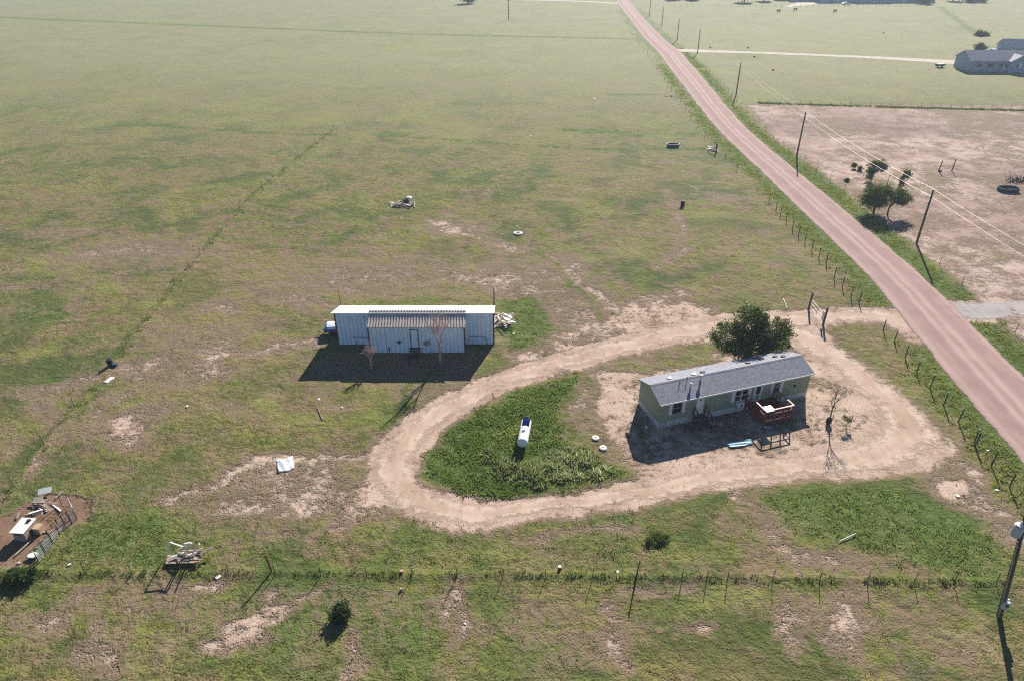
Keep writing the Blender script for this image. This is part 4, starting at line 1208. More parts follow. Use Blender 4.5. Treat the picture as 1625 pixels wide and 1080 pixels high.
for px, py, h, r, lb in ((562, 487, 2.3, 0.03, 'thin dark pipe standing behind the left part of the shed'), (786, 490, 1.9, 0.07, 'stout dark post standing behind the right end of the shed')):
    p = G(px, py, 0)
    p = Vector((p.x * 1.05, SHED_O.y + 6.2, 0))
    q = thing('post', lb, 'post', p)
    hh = 3.4 if r < 0.05 else 3.6
    MB().tube([(0, 0, -0.1), (0.02, 0, hh)], [r * 1.2, r], 8).build('shaft', POST, q)
    MB().tube([(0.02, 0, hh), (0.02, 0, hh + 0.08)], r * 1.5, 8).build('cap', POST, q)

# ------------------------------------------------------------------ tank, lids, litter
def tank():
    a, b = G(829, 702, 0.72), G(835.5, 669, 0.72)
    d = b - a
    L = d.length
    t = thing('white_tank', 'white cylindrical tank with blue interior showing at its cut end, among weeds', 'tank', Vector((a.x, a.y, 0)), math.atan2(d.y, d.x))
    r, n, zc, cut = 0.47, 28, 0.74, L - 1.15
    sh = MB()
    xs = [0.0, L * 0.25, L * 0.5, cut]
    sh.tube([(-0.22, 0, zc), (-0.16, 0, zc), (-0.06, 0, zc), (0, 0, zc), (cut, 0, zc)], [r * 0.55, r * 0.82, r * 0.97, r, r], n)
    sh.build('shell', mat('white tank paint', (0.78, 0.78, 0.76), 0.35, 0.05, 2.0, dirt=(0.45, 0.36, 0.28), dirt_amt=0.02), t)
    tr = MB()
    ang = [R(a_) for a_ in range(140, 401, 10)]                       # open on top
    for rr_, sgn in ((r, 1), (r - 0.05, -1)):
        o = len(tr.v)
        for x in (cut + .002, L):
            for q in ang:
                tr.v.append((x, rr_ * math.cos(q), zc + rr_ * math.sin(q)))
        m_ = len(ang)
        for i in range(m_ - 1):
            f = (o + i, o + i + 1, o + m_ + i + 1, o + m_ + i)
            tr.f.append(f if sgn > 0 else f[::-1])
    m_ = len(ang)
    for e in (0, m_ - 1):
        tr.f.append((e, m_ + e, 3 * m_ + e, 2 * m_ + e))
    tr.build('open_end', WHITE, t, False, False)
    bl = MB()
    o = 0
    for x in (cut + .004, L - 0.02):
        for q in ang:
            bl.v.append((x, (r - .055) * math.cos(q), zc + (r - .055) * math.sin(q)))
    for i in range(m_ - 1):
        bl.f.append((i, m_ + i, m_ + i + 1, i + 1))
    bl.build('blue_lining', BLUE, t, False, False)
    MB().tube([(L, 0, zc), (L + 0.05, 0, zc)], [r, r * .9], n).build('end_cap', BLUE, t)
    for x in (0.45, L - 0.8):
        MB().box(x - 0.08, x + 0.08, -0.34, 0.34, -0.03, zc - 0.30).build('saddle', CONC, t)
    MB().tube([(1.15, 0, zc + r - 0.02), (1.15, 0, zc + r + 0.10)], 0.15, 12).build('valve_dome', GALV, t)
tank()
for px, py, lb in ((945, 695, 'round white septic lid in the grass, the one closer to the tank'), (957, 711, 'round white septic lid in the grass, the one closer to the driveway')):
    o = thing('septic_lid', lb, 'lid', G(px, py))
    MB().lathe([(0.32, -0.03), (0.34, 0.05), (0.33, 0.10), (0.25, 0.13)], 20).build('disc', CONC, o)
    MB().beam((-.08, 0, .15), (.08, 0, .15), 0.03, 0.04).build('handle', CONC, o)

# ------------------------------------------------------------------ trees and bushes
LEAF_M = leaf_mat('tree leaves', trans=0.32)
def leaves(lobes, nclump, per, size, ca, cb, seed, spread=0.28):
    """leaf faces gathered in clumps spread through the crown's volume"""
    rg = np.random.default_rng(seed)
    pts, shade = [], []
    vol = np.array([l[3] * l[4] * l[5] for l in lobes])
    for k in range(nclump):
        l = lobes[rg.choice(len(lobes), p=vol / vol.sum())]
        d = rg.normal(0, 1, 3)
        d /= np.linalg.norm(d)
        r = rg.uniform(0.25, 1) ** 0.45
        c = np.array(l[:3]) + d * r * np.array(l[3:])
        s_ = spread * rg.uniform(0.5, 1.4)
        n = int(per * rg.uniform(0.4, 1.6))
        pts.append(c + rg.normal(0, 1, (n, 3)) * s_ * np.array((1, 1, 0.75)))
        shade.append(np.full(n, rg.uniform(0, 1)))
    p = np.concatenate(pts)
    sh = np.clip(np.concatenate(shade) + rg.normal(0, 0.2, len(p)), 0, 1)
    p[:, 2] = np.maximum(p[:, 2], 0.05)
    n = len(p)
    a = rg.normal(0, 1, (n, 3))
    a /= np.linalg.norm(a, axis=1)[:, None]
    b = np.cross(a, rg.normal(0, 1, (n, 3)))
    b /= np.linalg.norm(b, axis=1)[:, None]
    sz = size * rg.uniform(0.6, 1.4, (n, 1))
    a *= sz * 0.5
    b *= sz * 0.28
    V = np.stack([p - a, p + b, p + a, p - b], 1).reshape(-1, 3)
    C = np.asarray(ca)[None] * (1 - sh[:, None]) + np.asarray(cb)[None] * sh[:, None]
    return V, np.arange(4 * n), np.repeat(C, 4, 0)

def limb_set(base, lobes, r0, seed, nl=3, th=0.45):
    rr = random.Random(seed)
    mb = MB()
    top = max(l[2] for l in lobes)
    mb.tube([(base[0], base[1], -0.1), (base[0] + rr.uniform(-.1, .1), base[1], top * th * .6), (base[0] + rr.uniform(-.2, .2), base[1] + rr.uniform(-.2, .2), top * th)], [r0 * 1.25, r0, r0 * 0.75], 8)
    s = Vector(mb.v[-1])
    for l in lobes:
        for k in range(nl):
            e = Vector((l[0] + rr.uniform(-.7, .7) * l[3], l[1] + rr.uniform(-.7, .7) * l[4], l[2] + rr.uniform(-.2, .7) * l[5]))
            o = Vector((base[0], base[1], top * th * rr.uniform(0.5, 0.98)))
            m = o.lerp(e, 0.5) + Vector((rr.uniform(-.2, .2), rr.uniform(-.2, .2), 0.15))
            mb.tube([o, m, e], [r0 * 0.55, r0 * 0.35, r0 * 0.1], 6)
    return mb

def tree(name, label, loc, lobes, trunk_r, nclump, per, size, ca, cb, seed, cat='tree', group=None, spread=0.28, nl=3, bark=None, th=0.45):
    t = thing(name, label, cat, loc, 0, group)
    limb_set((0, 0), lobes, trunk_r, seed, nl, th).build('trunk', bark or BARK, t, True)
    V, F, C = leaves(lobes, nclump, per, size, ca, cb, seed, spread)
    o = np_mesh('crown', V, F, 4, LEAF_M, {'col': C})
    o.parent = t
    return t

DG, LG = (0.048, 0.075, 0.030), (0.170, 0.215, 0.075)
tree('shade_tree', 'large dark green bushy tree behind the mobile home', G(1185, 572), [(-2.3, 0, 2.9, 1.7, 1.5, 1.6), (-0.2, 0.3, 4.2, 1.8, 1.7, 1.9), (2.0, 0.2, 3.3, 1.8, 1.6, 1.6), (0.2, -0.4, 1.9, 2.3, 1.7, 1.4), (3.3, 0.3, 1.7, 0.9, 0.9, 0.9), (0.3, 0.2, 5.5, 1.0, 1.0, 0.8), (-2.9, 0, 4.0, .7, .7, .6)], 0.22, 320, 75, 0.20, DG, LG, 11, spread=0.30, th=0.35)
tree('roadside_tree', 'round dark tree at the edge of the red road in the bare paddock', G(1386, 338), [(-0.5, 0, 2.6, 1.7, 1.6, 1.9), (0.4, 0, 3.4, 1.4, 1.3, 1.3), (-1.5, 0, 2.0, 1.1, 1.1, 1.2), (0.9, 0, 2.0, 1.1, 1.1, 1.2)], 0.16, 150, 60, 0.22, DG, LG, 12, spread=0.36)
tree('paddock_tree', 'smaller round tree on a bare stem beside the dark paddock tree', G(1408, 341), [(0.9, 0, 3.0, 1.2, 1.1, 1.1), (2.0, 0.1, 2.6, 1.2, 1.0, 0.9)], 0.11, 80, 55, 0.22, DG, LG, 13, spread=0.32, th=0.6)
tree('thin_tree', 'thin pale green young tree beyond the round paddock trees', G(1382, 288), [(-0.4, 0, 1.4, 0.6, 0.6, 1.2), (0.9, 0, 2.9, 1.1, 0.9, 1.0), (-0.2, 0, 2.6, 0.9, 0.8, 1.1)], 0.09, 60, 32, 0.34, DG, LG, 14, spread=0.30, th=0.6)
tree('leaning_sapling', 'leaning sapling with dark leafy stem right of the thin paddock tree', G(1425, 299), [(0.3, 0, 1.2, 0.35, 0.35, 0.9), (0.8, 0, 2.5, 0.6, 0.5, 0.6)], 0.07, 34, 30, 0.32, DG, LG, 15, spread=0.24, th=0.6)
for px, py, h, lb in ((1355, 268, 1.1, 'small dark shrub standing left of the thin paddock tree, the taller one'), (1364, 271, 0.7, 'small dark shrub standing left of the thin paddock tree, the shorter one'), (1344, 288, .35, 'tiny dark shrub near the verge of the bare paddock')):
    tree('paddock_shrub', lb, G(px, py), [(0, 0, h * .55, h * .32, h * .32, h * .5)], 0.03, 14, 22, 0.28, DG, (0.07, 0.09, 0.04), px, 'shrub', spread=0.15)
tree('front_bush', 'round dark green bush below the front wire fence', G(541, 978), [(0, 0, 0.45, 0.62, 0.55, 0.48), (0.15, 0.2, 0.75, 0.40, 0.35, 0.35)], 0.04, 70, 42, 0.16, (0.040, 0.070, 0.030), (0.085, 0.125, 0.055), 21, 'bush', spread=0.13)
tree('fence_bush', 'dark green bush at the corner of the dirt pen', G(38, 918), [(-0.4, 0, 0.35, 0.8, 0.6, 0.4), (0.5, 0, 0.4, 0.7, 0.5, 0.4)], 0.04, 70, 42, 0.16, (0.036, 0.066, 0.026), (0.080, 0.120, 0.045), 22, 'bush', spread=0.14)
tree('yard_shrub', 'low green shrub on the grass below the driveway bend', G(1040, 858), [(0, 0, 0.14, 0.8, 0.6, 0.16), (.5, .2, .1, .5, .5, .12)], 0.02, 44, 36, 0.13, (0.075, 0.125, 0.036), (0.15, 0.20, 0.060), 23, 'shrub', spread=0.15)
tree('small_sapling', 'low leafy sapling beside the staked bare tree', G(1342, 677), [(-0.25, 0, 0.95, 0.28, 0.25, 0.25), (0.2, 0, 0.85, 0.28, 0.25, 0.28)], 0.025, 24, 18, 0.12, (0.13, 0.13, 0.07), (0.22, 0.20, 0.12), 24, spread=0.10, th=0.6)

def bare_tree(name, label, loc, h, seed, m, r0=0.09, fork=3, leafy=None, spread_=0.28, lift=0.4):
    rr = random.Random(seed)
    t = thing(name, label, 'tree', loc)
    br = MB()
    tips = []
    def grow(p, d, L, r, lev):
        q = p + d * L * 0.5 + Vector((rr.uniform(-.05, .05), rr.uniform(-.05, .05), 0)) * L
        e = p + d * L
        br.tube([p, q, e], [r, r * 0.8, r * 0.55], 5 if lev else 7)
        if lev >= 3:
            tips.append(e)
            return
        for k in range(fork if lev else fork + 1):
            a = rr.uniform(0, 2 * PI)
            nd = (d + Vector((math.cos(a), math.sin(a), 0)) * rr.uniform(0.25, 0.75) * (spread_ / 0.28) + Vector((0, 0, rr.uniform(0, lift)))).normalized()
            grow(p + d * L * rr.uniform(0.55, 1.0), nd, L * rr.uniform(0.5, 0.8), r * 0.5, lev + 1)
    trunk = MB()
    th = h * 0.38
    trunk.tube([(0, 0, -0.1), (0.03, 0, th * .5), (0, 0.02, th)], [r0 * 1.2, r0, r0 * 0.8], 8)
    trunk.build('trunk', m, t, True)
    for k in range(3):
        a = rr.uniform(0, 2 * PI)
        grow(Vector((0, 0.02, th * rr.uniform(.7, 1))), Vector((math.cos(a) * .35, math.sin(a) * .35, 1)).normalized(), h * 0.27, r0 * 0.6, 0)
    br.build('branches', m, t, False, False)
    if leafy:
        lob = [(e.x, e.y, e.z, .12, .12, .12) for e in tips]
        V, F, C = leaves(lob, int(len(lob) * .8), leafy, 0.09, (0.14, 0.14, 0.08), (0.24, 0.21, 0.13), seed, 0.10)
        o = np_mesh('crown', V, F, 4, LEAF_M, {'col': C})
        o.parent = t
    return t
bare_tree('bare_tree', 'tall leafless pinkish tree in front of the shed', G(699, 576), 6.4, 5, BARKG, 0.12, 4, None, 0.24, 0.5)
bare_tree('dead_shrub', 'short leafless tree in shade left of the tall bare tree', G(590, 584), 3.0, 8, BARKG, 0.11, 4, None, 0.36, 0.2)
bare_tree('staked_tree', 'thin sparse young tree with a wrapped dark trunk right of the home', G(1314, 672), 4.4, 17, BARK, 0.06, 3, 5, 0.34, 0.25)
wr = thing('trunk_guard', 'dark mesh guard round the thin young tree trunk', 'tree guard', G(1314, 672))
MB().lathe([(0.16, -0.02), (0.26, 0.25), (0.24, 0.55), (0.12, 0.75)], 12).build('mesh_sleeve', mat('dark mesh', (0.05, 0.04, 0.045), 0.9, 0.3), wr)
MB().tube([(0.3, 0.05, -0.1), (0.3, 0.05, 1.1)], 0.025, 6).build('stake', POST, wr)

# ------------------------------------------------------------------ fences
def fence(name, label, pts, post_h, post_r, wires, m=None, wr_=0.004, cat='fence', jitter=0.035, seed=1, caps=False):
    rr = random.Random(seed)
    o = pts[0]
    t = thing(name, label, cat, (o[0], o[1], 0))
    src = None
    tops = []
    for p in pts:
        if src is None:
            mb = MB().tube([(0, 0, -0.15), (0, 0, 1.0)], [1, 0.9], 6)
            src = mb.build('post', m or POST, t)
            q = src
        else:
            q = bpy.data.objects.new('post', src.data)
            COL.objects.link(q)
            q.parent = t
        q.location = (p[0] - o[0], p[1] - o[1], 0)
        h = post_h * rr.uniform(0.88, 1.1)
        q.scale = (post_r, post_r, h)
        q.rotation_euler = (rr.uniform(-jitter, jitter), rr.uniform(-jitter, jitter), rr.uniform(0, 6))
        tops.append((p[0] - o[0], p[1] - o[1]))
    for w in wires:
        mb = MB()
        line = []
        for i, (x, y) in enumerate(tops):
            line.append((x, y, w))
            if i < len(tops) - 1:
                line.append(((x + tops[i + 1][0]) / 2, (y + tops[i + 1][1]) / 2, w - 0.03))
        mb.tube(line, wr_, 4)
        mb.build('wire', WIRE, t, False, False)
    return t

zA = lambda x, y: G(900 + x / 3.857, 140 + y / 3.857)
zB = lambda x, y: G(1300 + x / 3.6, 420 + y / 3.6)
northf = [zA(*p) for p in ((1236, 690), (1279, 745), (1306, 775), (1341, 808), (1380, 858), (1416, 900), (1455, 945), (1497, 990), (1540, 1035), (1585, 1070))] + [zB(*p) for p in ((84, 78), (131, 126), (180, 185), (226, 215))]
fence('roadside_fence', 'wire fence on dark posts along the road, north of the gate', northf, 1.5, 0.06, (0.45, 0.8, 1.15), seed=3)
southf = [zB(*p) for p in ((366, 375), (428, 440), (490, 530), (557, 615), (632, 705), (710, 800), (795, 895), (885, 1015))] + [G(1425 + x / 2.84, 700 + y / 2.84) for x, y in ((346, 25), (420, 108), (502, 205))]
southf += [southf[-1] + (southf[-1] - southf[-2]) * k for k in (1, 2, 3)]
sf = fence('roadside_fence', 'wire fence on dark posts along the road, south of the gate', southf, 1.5, 0.06, (0.45, 0.8, 1.15), seed=4)
for i in (5, 6, 7):                                                    # pale caps on three posts
    p = southf[i] - southf[0]
    MB().lathe([(0.05, 0), (0.075, 0.02), (0.075, 0.12), (0.03, 0.16)], 10, (p.x, p.y, 1.42)).build('post_cap', WHITE, sf)
fr = [G(px, 909 + (px) * 0.0105) for px in (-20, 60, 135, 210, 290, 364, 437, 509, 582, 654, 725, 798, 865, 940, 1010, 1082, 1121, 1154, 1225, 1300, 1376, 1450, 1513, 1580, 1660)]
fence('front_fence', 'thin post and wire fence crossing below the driveway', fr, 1.15, 0.028, (0.4, 0.7, 1.0), seed=5)
lf = smooth_line([(p.x, p.y) for p in LINES[4][0]], 4.6)
fence('boundary_fence', 'long post and wire fence running away left of the shed', lf, 1.2, 0.03, (0.4, 0.7, 1.0), seed=6)
pf = [(float(road_x(y, 1)) + 3.9, y) for y in np.arange(60, 232, 6.0) if not 70 < y < 78]
fence('paddock_fence', 'faint wire fence between the red road and the bare paddock', pf, 1.2, 0.035, (0.4, 0.75, 1.05), seed=7)
fence('far_roadside_fence', 'distant wire fence left of the red road', [(float(road_x(y, -1)) - 4.2, y) for y in np.arange(126, 330, 8.0)], 1.25, 0.05, (0.6, 1.1), seed=8)
fence('paddock_cross_fence', 'wire fence along the far edge of the bare paddock', [G(px, 164 + (px - 1205) * .0265) for px in range(1205, 1660, 16)], 1.1, 0.04, (0.5, 1.0), seed=9)
for px, py, h, r, m, lb, ln in ((432, 908, 1.75, 0.07, mat('rusty red post', (0.20, 0.055, 0.035), 0.8, 0.3), 'rusty red post standing on the front wire fence', (-0.10, 0)), (1008, 919, 1.8, 0.05, POST, 'tall dark post on the front wire fence', (0.08, 0)),
                              (1489, 272, 2.0, 0.10, WOODD, 'dark wooden post in the bare paddock, the one with a stone at its foot', (.1, 0)), (1510, 272, 2.2, 0.10, WOODD, 'dark wooden post in the bare paddock, the bare one', (.05, 0)), (1408, 292, 1.9, 0.05, WOODD, 'thin stake between the thin paddock tree and leaning sapling', (0, 0))):
    q = thing('post', lb, 'post', G(px, py))
    o = MB().tube([(0, 0, -0.2), (ln[0] * h, ln[1], h)], [r, r * .85], 8).build('shaft', m, q)
    MB().tube([(ln[0] * h, ln[1], h), (ln[0] * h * 1.02, ln[1], h + .03)], [r * .85, r * .5], 8).build('cap', m, q)
    if 'stone' in lb:
        MB().lathe([(0.1, -.02), (0.32, 0.05), (0.26, 0.2), (0.1, 0.26)], 9, (0.25, -.1, 0)).build('stone', DARK, q)

def gate():
    a, b = G(1283, 491), G(1306, 515)
    for p, lb in ((a, 'stout dark gate post at the driveway mouth, the hinge one'), (b, 'stout dark gate post at the driveway mouth carrying a white sign')):
        q = thing('gate_post', lb, 'gate post', p)
        MB().tube([(0, 0, -0.2), (0.04, 0, 2.15)], [0.13, 0.11], 10).build('shaft', WOODD, q)
        MB().tube([(0.04, 0, 2.15), (0.045, 0, 2.2)], [0.11, 0.06], 10).build('cap', WOODD, q)
        if 'sign' in lb:
            MB().box(-0.30, -0.26, -0.28, 0.20, 0.55, 1.75).build('sign_board', WHITE, q)
    t = thing('wire_gate', 'thin open tube gate between the dark gate posts', 'gate', a)
    d = b - a
    for z in (0.35, 0.85, 1.3):
        MB().tube([(0.1, -0.05, z), (d.x - 0.12, d.y + .05, z - 0.02)], 0.025, 6).build('rail', GALV, t)
    for f in (0.05, 0.5, 0.95):
        MB().tube([(d.x * f, d.y * f, 0.33), (d.x * f, d.y * f, 1.32)], 0.025, 6).build('stile', GALV, t)
gate()
for pts, lb in (([(1183, 477), (1190, 488), (1213, 492)], 'bent white pipe on the grass above the driveway'), ([(1243, 474), (1249, 489)], 'straight white pipe on the grass near the gate'), ([(1332, 858), (1358, 846)], 'long white pipe in the weeds right of the drive'),
                ([(813, 334), (822, 328)], 'short pale plank on the far side of the pasture'), ([(503, 645), (512, 665)], 'pale stick lying in grass below the shed shadow'), ([(726, 590), (748, 578)], 'pale log in the shed shadow'), ([(690, 605), (720, 592)], 'grey branch lying in the shed shadow')):
    P = [G(x, y, 0.09) for x, y in pts]
    o = MB().tube([p - P[0] for p in P], 0.035, 7).build('ground_pipe', WHITE if 'white' in lb else WOODG, None)
    o.location = P[0]
    tag(o, lb, 'pipe' if 'pipe' in lb else 'stick')

# ------------------------------------------------------------------ utility poles and power lines
poles = [((60.0, 46.0), 8.2, None), (G(1454.5, 386)[:2], 7.85, 'utility pole beside the bare paddock, next along from the round trees'), (G(1264.5, 247)[:2], 8.3, 'utility pole between the red road and the near paddock corner'),
         (G(1168, 151)[:2], 8.2, 'utility pole at the far corner of the bare paddock'), (G(1107, 84)[:2], 7.9, 'utility pole at the mouth of the pale far drive'), (G(1074.5, 64)[:2], 7.8, 'utility pole along the red road, first past the pale drive'),
         (G(1050, 42)[:2], 8.0, 'utility pole along the red road, second past the pale drive'), (G(1030.5, 26.5)[:2], 8.4, 'utility pole along the red road, third past the pale drive')]
poles[0] = (poles[0][0], poles[0][1], 'utility pole on the road verge south of the grey gravel drive')
tops = []
for (x, y), h, lb in poles:
    t = thing('utility_pole', lb, 'utility pole', (x, y, 0), 0, 'utility poles along the red road')
    MB().tube([(0, 0, -0.3), (-0.05, 0, h * .5), (-0.08, 0, h)], [0.17, 0.145, 0.12], 10).build('pole', POLE, t, True)
    MB().lathe([(0.03, 0), (0.06, 0.04), (0.06, 0.12), (0.03, 0.18)], 8, (-0.08, 0, h)).build('insulator', GALV, t)
    MB().tube([(-0.08, 0, h - 1.1), (0.18, 0, h - 1.05)], 0.03, 6).build('bracket', DARK, t)
    tops.append((x - 0.08, y, h))
for dz, dx, lb in ((0.17, 0, 'upper bare power line strung along the utility poles'), (-1.05, 0.28, 'lower bare power line strung along the utility poles')):
    line = []
    TT = [(61.5, -20.0, 8.2)] + tops + [(90, 460, 8.5)]
    for i in range(len(TT) - 1):
        p, q = Vector(TT[i]), Vector(TT[i + 1])
        for k in range(8):
            f = k / 8
            sag = 4 * f * (1 - f) * 0.55
            line.append(p.lerp(q, f) + Vector((dx, 0, dz - sag)))
    line.append(Vector(TT[-1]) + Vector((dx, 0, dz)))
    o = MB().tube([p - line[0] for p in line], 0.014, 5).build('power_line', LINEW, None, False, False)
    o.location = line[0]
    tag(o, lb, 'power line', 'power lines along the road')

def meter_pole():
    b = G(1587, 977)
    t = thing('transformer_pole', 'tall wooden pole carrying a white transformer can and a meter box', 'utility pole', b)
    lx = -1.95
    MB().tube([(0, 0, -0.3), (lx * .5, 0, 4.8), (lx, 0, 9.6)], [0.17, 0.15, 0.12], 12).build('pole', POLE, t, True)
    MB().tube([(-0.20, -0.12, 0.0), (-0.20 + lx * .75, -0.14, 7.2)], 0.05, 8).build('conduit', WOODG, t)
    tc = MB().lathe([(0.24, 0), (0.28, 0.04), (0.28, 0.72), (0.30, 0.74), (0.30, 0.80), (0.18, 0.9)], 16, (-0.33 + lx * .83, -0.05, 7.6)).build('transformer', GALV, t)
    MB().lathe([(0.26, 0.905), (0.10, 0.955), (0.06, 0.99), (0.06, 1.16), (0.03, 1.2)], 12, (-0.33 + lx * .83, -0.05, 7.6)).build('bushing', WHITE, tc)
    MB().box(lx * .83 - 0.12, lx * .83 + 0.02, -0.09, -0.01, 7.8, 8.2).build('bracket', DARK, t)
    mbx = MB().box(-0.50, -0.14, -0.36, -0.18, 1.15, 1.75).build('meter_box', GALV, t)
    MB().tube([(-0.32, -0.42, 1.5), (-0.32, -0.361, 1.5)], 0.10, 12).build('meter', GLASS, mbx)
    MB().box(-0.42, -0.26, -0.28, -0.19, 1.85, 2.0).build('weather_head', WHITE, t)
meter_pole()
fp = thing('utility_pole', 'lone far utility pole in the left pasture', 'utility pole', G(807, 32), 0, 'utility poles along the red road')
MB().tube([(0, 0, -0.3), (0, 0, 9)], [0.2, 0.15], 8).build('pole', POLE, fp)
MB().beam((-1.1, 0, 8.6), (1.1, 0, 8.6), 0.12).build('crossarm', POLE, fp)

# ------------------------------------------------------------------ dirt pen on the left
def pen():
    a = G(26, 858)
    t = thing('animal_hut', 'small tan hut with white roof in the dirt pen', 'hut', a, R(-4))
    Wd, D, Hh = 1.25, 1.7, 1.15
    w = MB()
    w.box(0, Wd, 0, 0.05, 0.0, Hh).box(0, 0.05, 0.05, D, 0, Hh).box(0.05, Wd, D - 0.05, D, 0, Hh).box(Wd - 0.05, Wd, 0.05, 0.55, 0, Hh).box(Wd - 0.05, Wd, 1.25, D - 0.05, 0, Hh).box(Wd - 0.05, Wd, 0.55, 1.25, 0.8, Hh)
    t.scale = (0.74, 0.74, 0.82)
    w.build('wall', mat('tan plywood', (0.36, 0.30, 0.24), 0.85, 0.2, 2.0, dirt=(0.18, 0.12, 0.09), dirt_amt=0.1), t)
    r = MB().prism([(-0.18, Hh + 0.02), (D + 0.12, Hh + 0.10), (D + 0.12, Hh + 0.16), (-0.18, Hh + 0.08)], -0.14, Wd + 0.12).build('roof', WHITE, t)
    MB().box(0.7, 1.05, 1.25, 1.55, Hh + 0.15, Hh + 0.26).build('roof_patch', DARK, r)
    MB().box(0.12, 0.95, -0.03, -0.003, Hh - 0.32, Hh - 0.12).build('dark_band', DARK, t)
    MB().box(Wd - 0.15, Wd + 0.02, -0.06, -0.003, 0.05, Hh - 0.1).build('stacked_edge', WOODG, t)
    MB().box(Wd + 0.02, Wd + 0.75, 0.9, 1.7, 0, 0.78).build('side_box', WOODT, t)
    b = thing('dog_basin', 'white plastic basin in the dirt pen', 'basin', G(54, 883))
    MB().lathe([(0.26, 0.0), (0.36, 0.20), (0.40, 0.22), (0.36, 0.20), (0.25, 0.05)], 18).build('bowl', WHITE, b)
    MB().lathe([(0.37, 0.222), (0.41, 0.226), (0.41, 0.245), (0.37, 0.245)], 18).build('rim', WHITE, b)
    b.scale = (0.95, 0.6, 0.9)
    # wire panel fence on the right side of the pen
    f = thing('pen_fence', 'sagging wire panel fence along the side of the dirt pen', 'fence', G(62, 893))
    base = [G(62, 893), G(72, 878), G(84, 862), G(95, 848), G(105, 838), G(114, 830), G(122, 824)]
    o = base[0]
    for i, p in enumerate(base):
        q = p - o
        MB().tube([(q.x, q.y, -0.1), (q.x + .03, q.y, 1.05)], 0.03, 6).build('post', POST, f)
    for k in range(6):
        z = 0.12 + 0.17 * k
        MB().tube([(p.x - o.x, p.y - o.y, z + 0.02 * (-1) ** i) for i, p in enumerate(base)], 0.009, 4).build('wire', GALV, f, False, False)
    vm = MB()
    for i in range(len(base) - 1):
        for k in range(1, 6):
            q = base[i].lerp(base[i + 1], k / 6) - o
            vm.beam((q.x, q.y, 0.05), (q.x, q.y, 1.0), 0.012)
    vm.build('mesh_uprights', GALV, f)
    g = thing('pen_fence', 'short wire panel across the upper end of the dirt pen', 'fence', G(122, 822))
    base2 = [G(122, 822), G(118, 810), G(112, 801), G(98, 800)]
    o2 = base2[0]
    for p in base2:
        q = p - o2
        MB().tube([(q.x, q.y, -0.1), (q.x, q.y + .03, 1.15)], 0.03, 6).build('post', POST, g)
    for k in range(6):
        MB().tube([(p.x - o2.x, p.y - o2.y, 0.12 + 0.18 * k) for p in base2], 0.010, 4).build('wire', GALV, g, False, False)
    for i, (px, py) in enumerate(((86, 856), (93, 846), (100, 838), (108, 831), (116, 826))):
        nth = ['first', 'second', 'third', 'fourth', 'fifth'][i]
        q = thing('pen_stake', 'short dark leaning stake inside the pen fence, %s from the basin end' % nth, 'stake', G(px - 4, py - 1), 0, 'stakes along the pen fence')
        MB().beam((0, 0, -0.1), (-0.25, 0.12, 0.75), 0.07).build('shaft', WOODD, q)
        MB().beam((-0.25, 0.12, 0.73), (-0.05, 0.3, 0.75), 0.05).build('crosspiece', WOODD, q)
    plank_pile('board_heap', 'heap of pale boards and sheets above the dirt pen', G(68, 806), 13, 0.8, 0.6, 0.5, 1.7, [WHITE, WOODG, WOODT, WOODG], 31, 0.3, 'board heap', 0.2, 0.11)
    for px, py, sx, sy, rz, m, lb in ((73, 783, 0.95, 0.5, 20, WHITE, 'white sheet propped on the boards above the pen'), (62, 797, 0.7, 0.5, 10, mat('cream sheet', (0.55, 0.48, 0.38), 0.7, 0.15), 'cream sheet lying on boards at the pen')):
        q = thing('loose_sheet', lb, 'sheet', G(px, py), R(rz))
        MB().add([(-sx / 2, -sy / 2, 0.2), (sx / 2, -sy / 2, 0.22), (sx / 2, sy / 2, 0.42), (-sx / 2, sy / 2, 0.40), (-sx / 2, -sy / 2, 0.24), (sx / 2, -sy / 2, 0.26), (sx / 2, sy / 2, 0.46), (-sx / 2, sy / 2, 0.44)],
                 [(0, 3, 2, 1), (4, 5, 6, 7), (0, 1, 5, 4), (1, 2, 6, 5), (2, 3, 7, 6), (3, 0, 4, 7)]).build('face', m, q)
        for x in (-sx / 2 + .1, sx / 2 - .1):
            MB().box(x - .04, x + .04, sy / 2 - .12, sy / 2 - .04, -.02, 0.40).build('prop', WOODG, q)
    for pts, m, lb in (([(65, 844), (78, 842)], WOODT, 'tan plank on the pen floor beside the hut'), ([(26, 822), (31, 812)], WOODG, 'grey plank leaning above the hut'), ([(24, 880), (50, 856)], WOODG, 'long grey board on the pen floor below the hut'), ([(52, 806), (78, 790)], WOODG, 'long pale board across the heap at the pen'), ([(84, 800), (97, 810)], WHITE, 'white plank at the right end of the pen heap'), ([(88, 790), (100, 778)], WOODG, 'pale pole on weeds above the pen heap')):
        p, q = G(pts[0][0], pts[0][1], 0.10), G(pts[1][0], pts[1][1], 0.14)
        o = MB().beam((0, 0, 0), q - p, 0.13, 0.05).build('loose_plank', m, None)
        o.location = p
        tag(o, lb, 'plank')
pen()

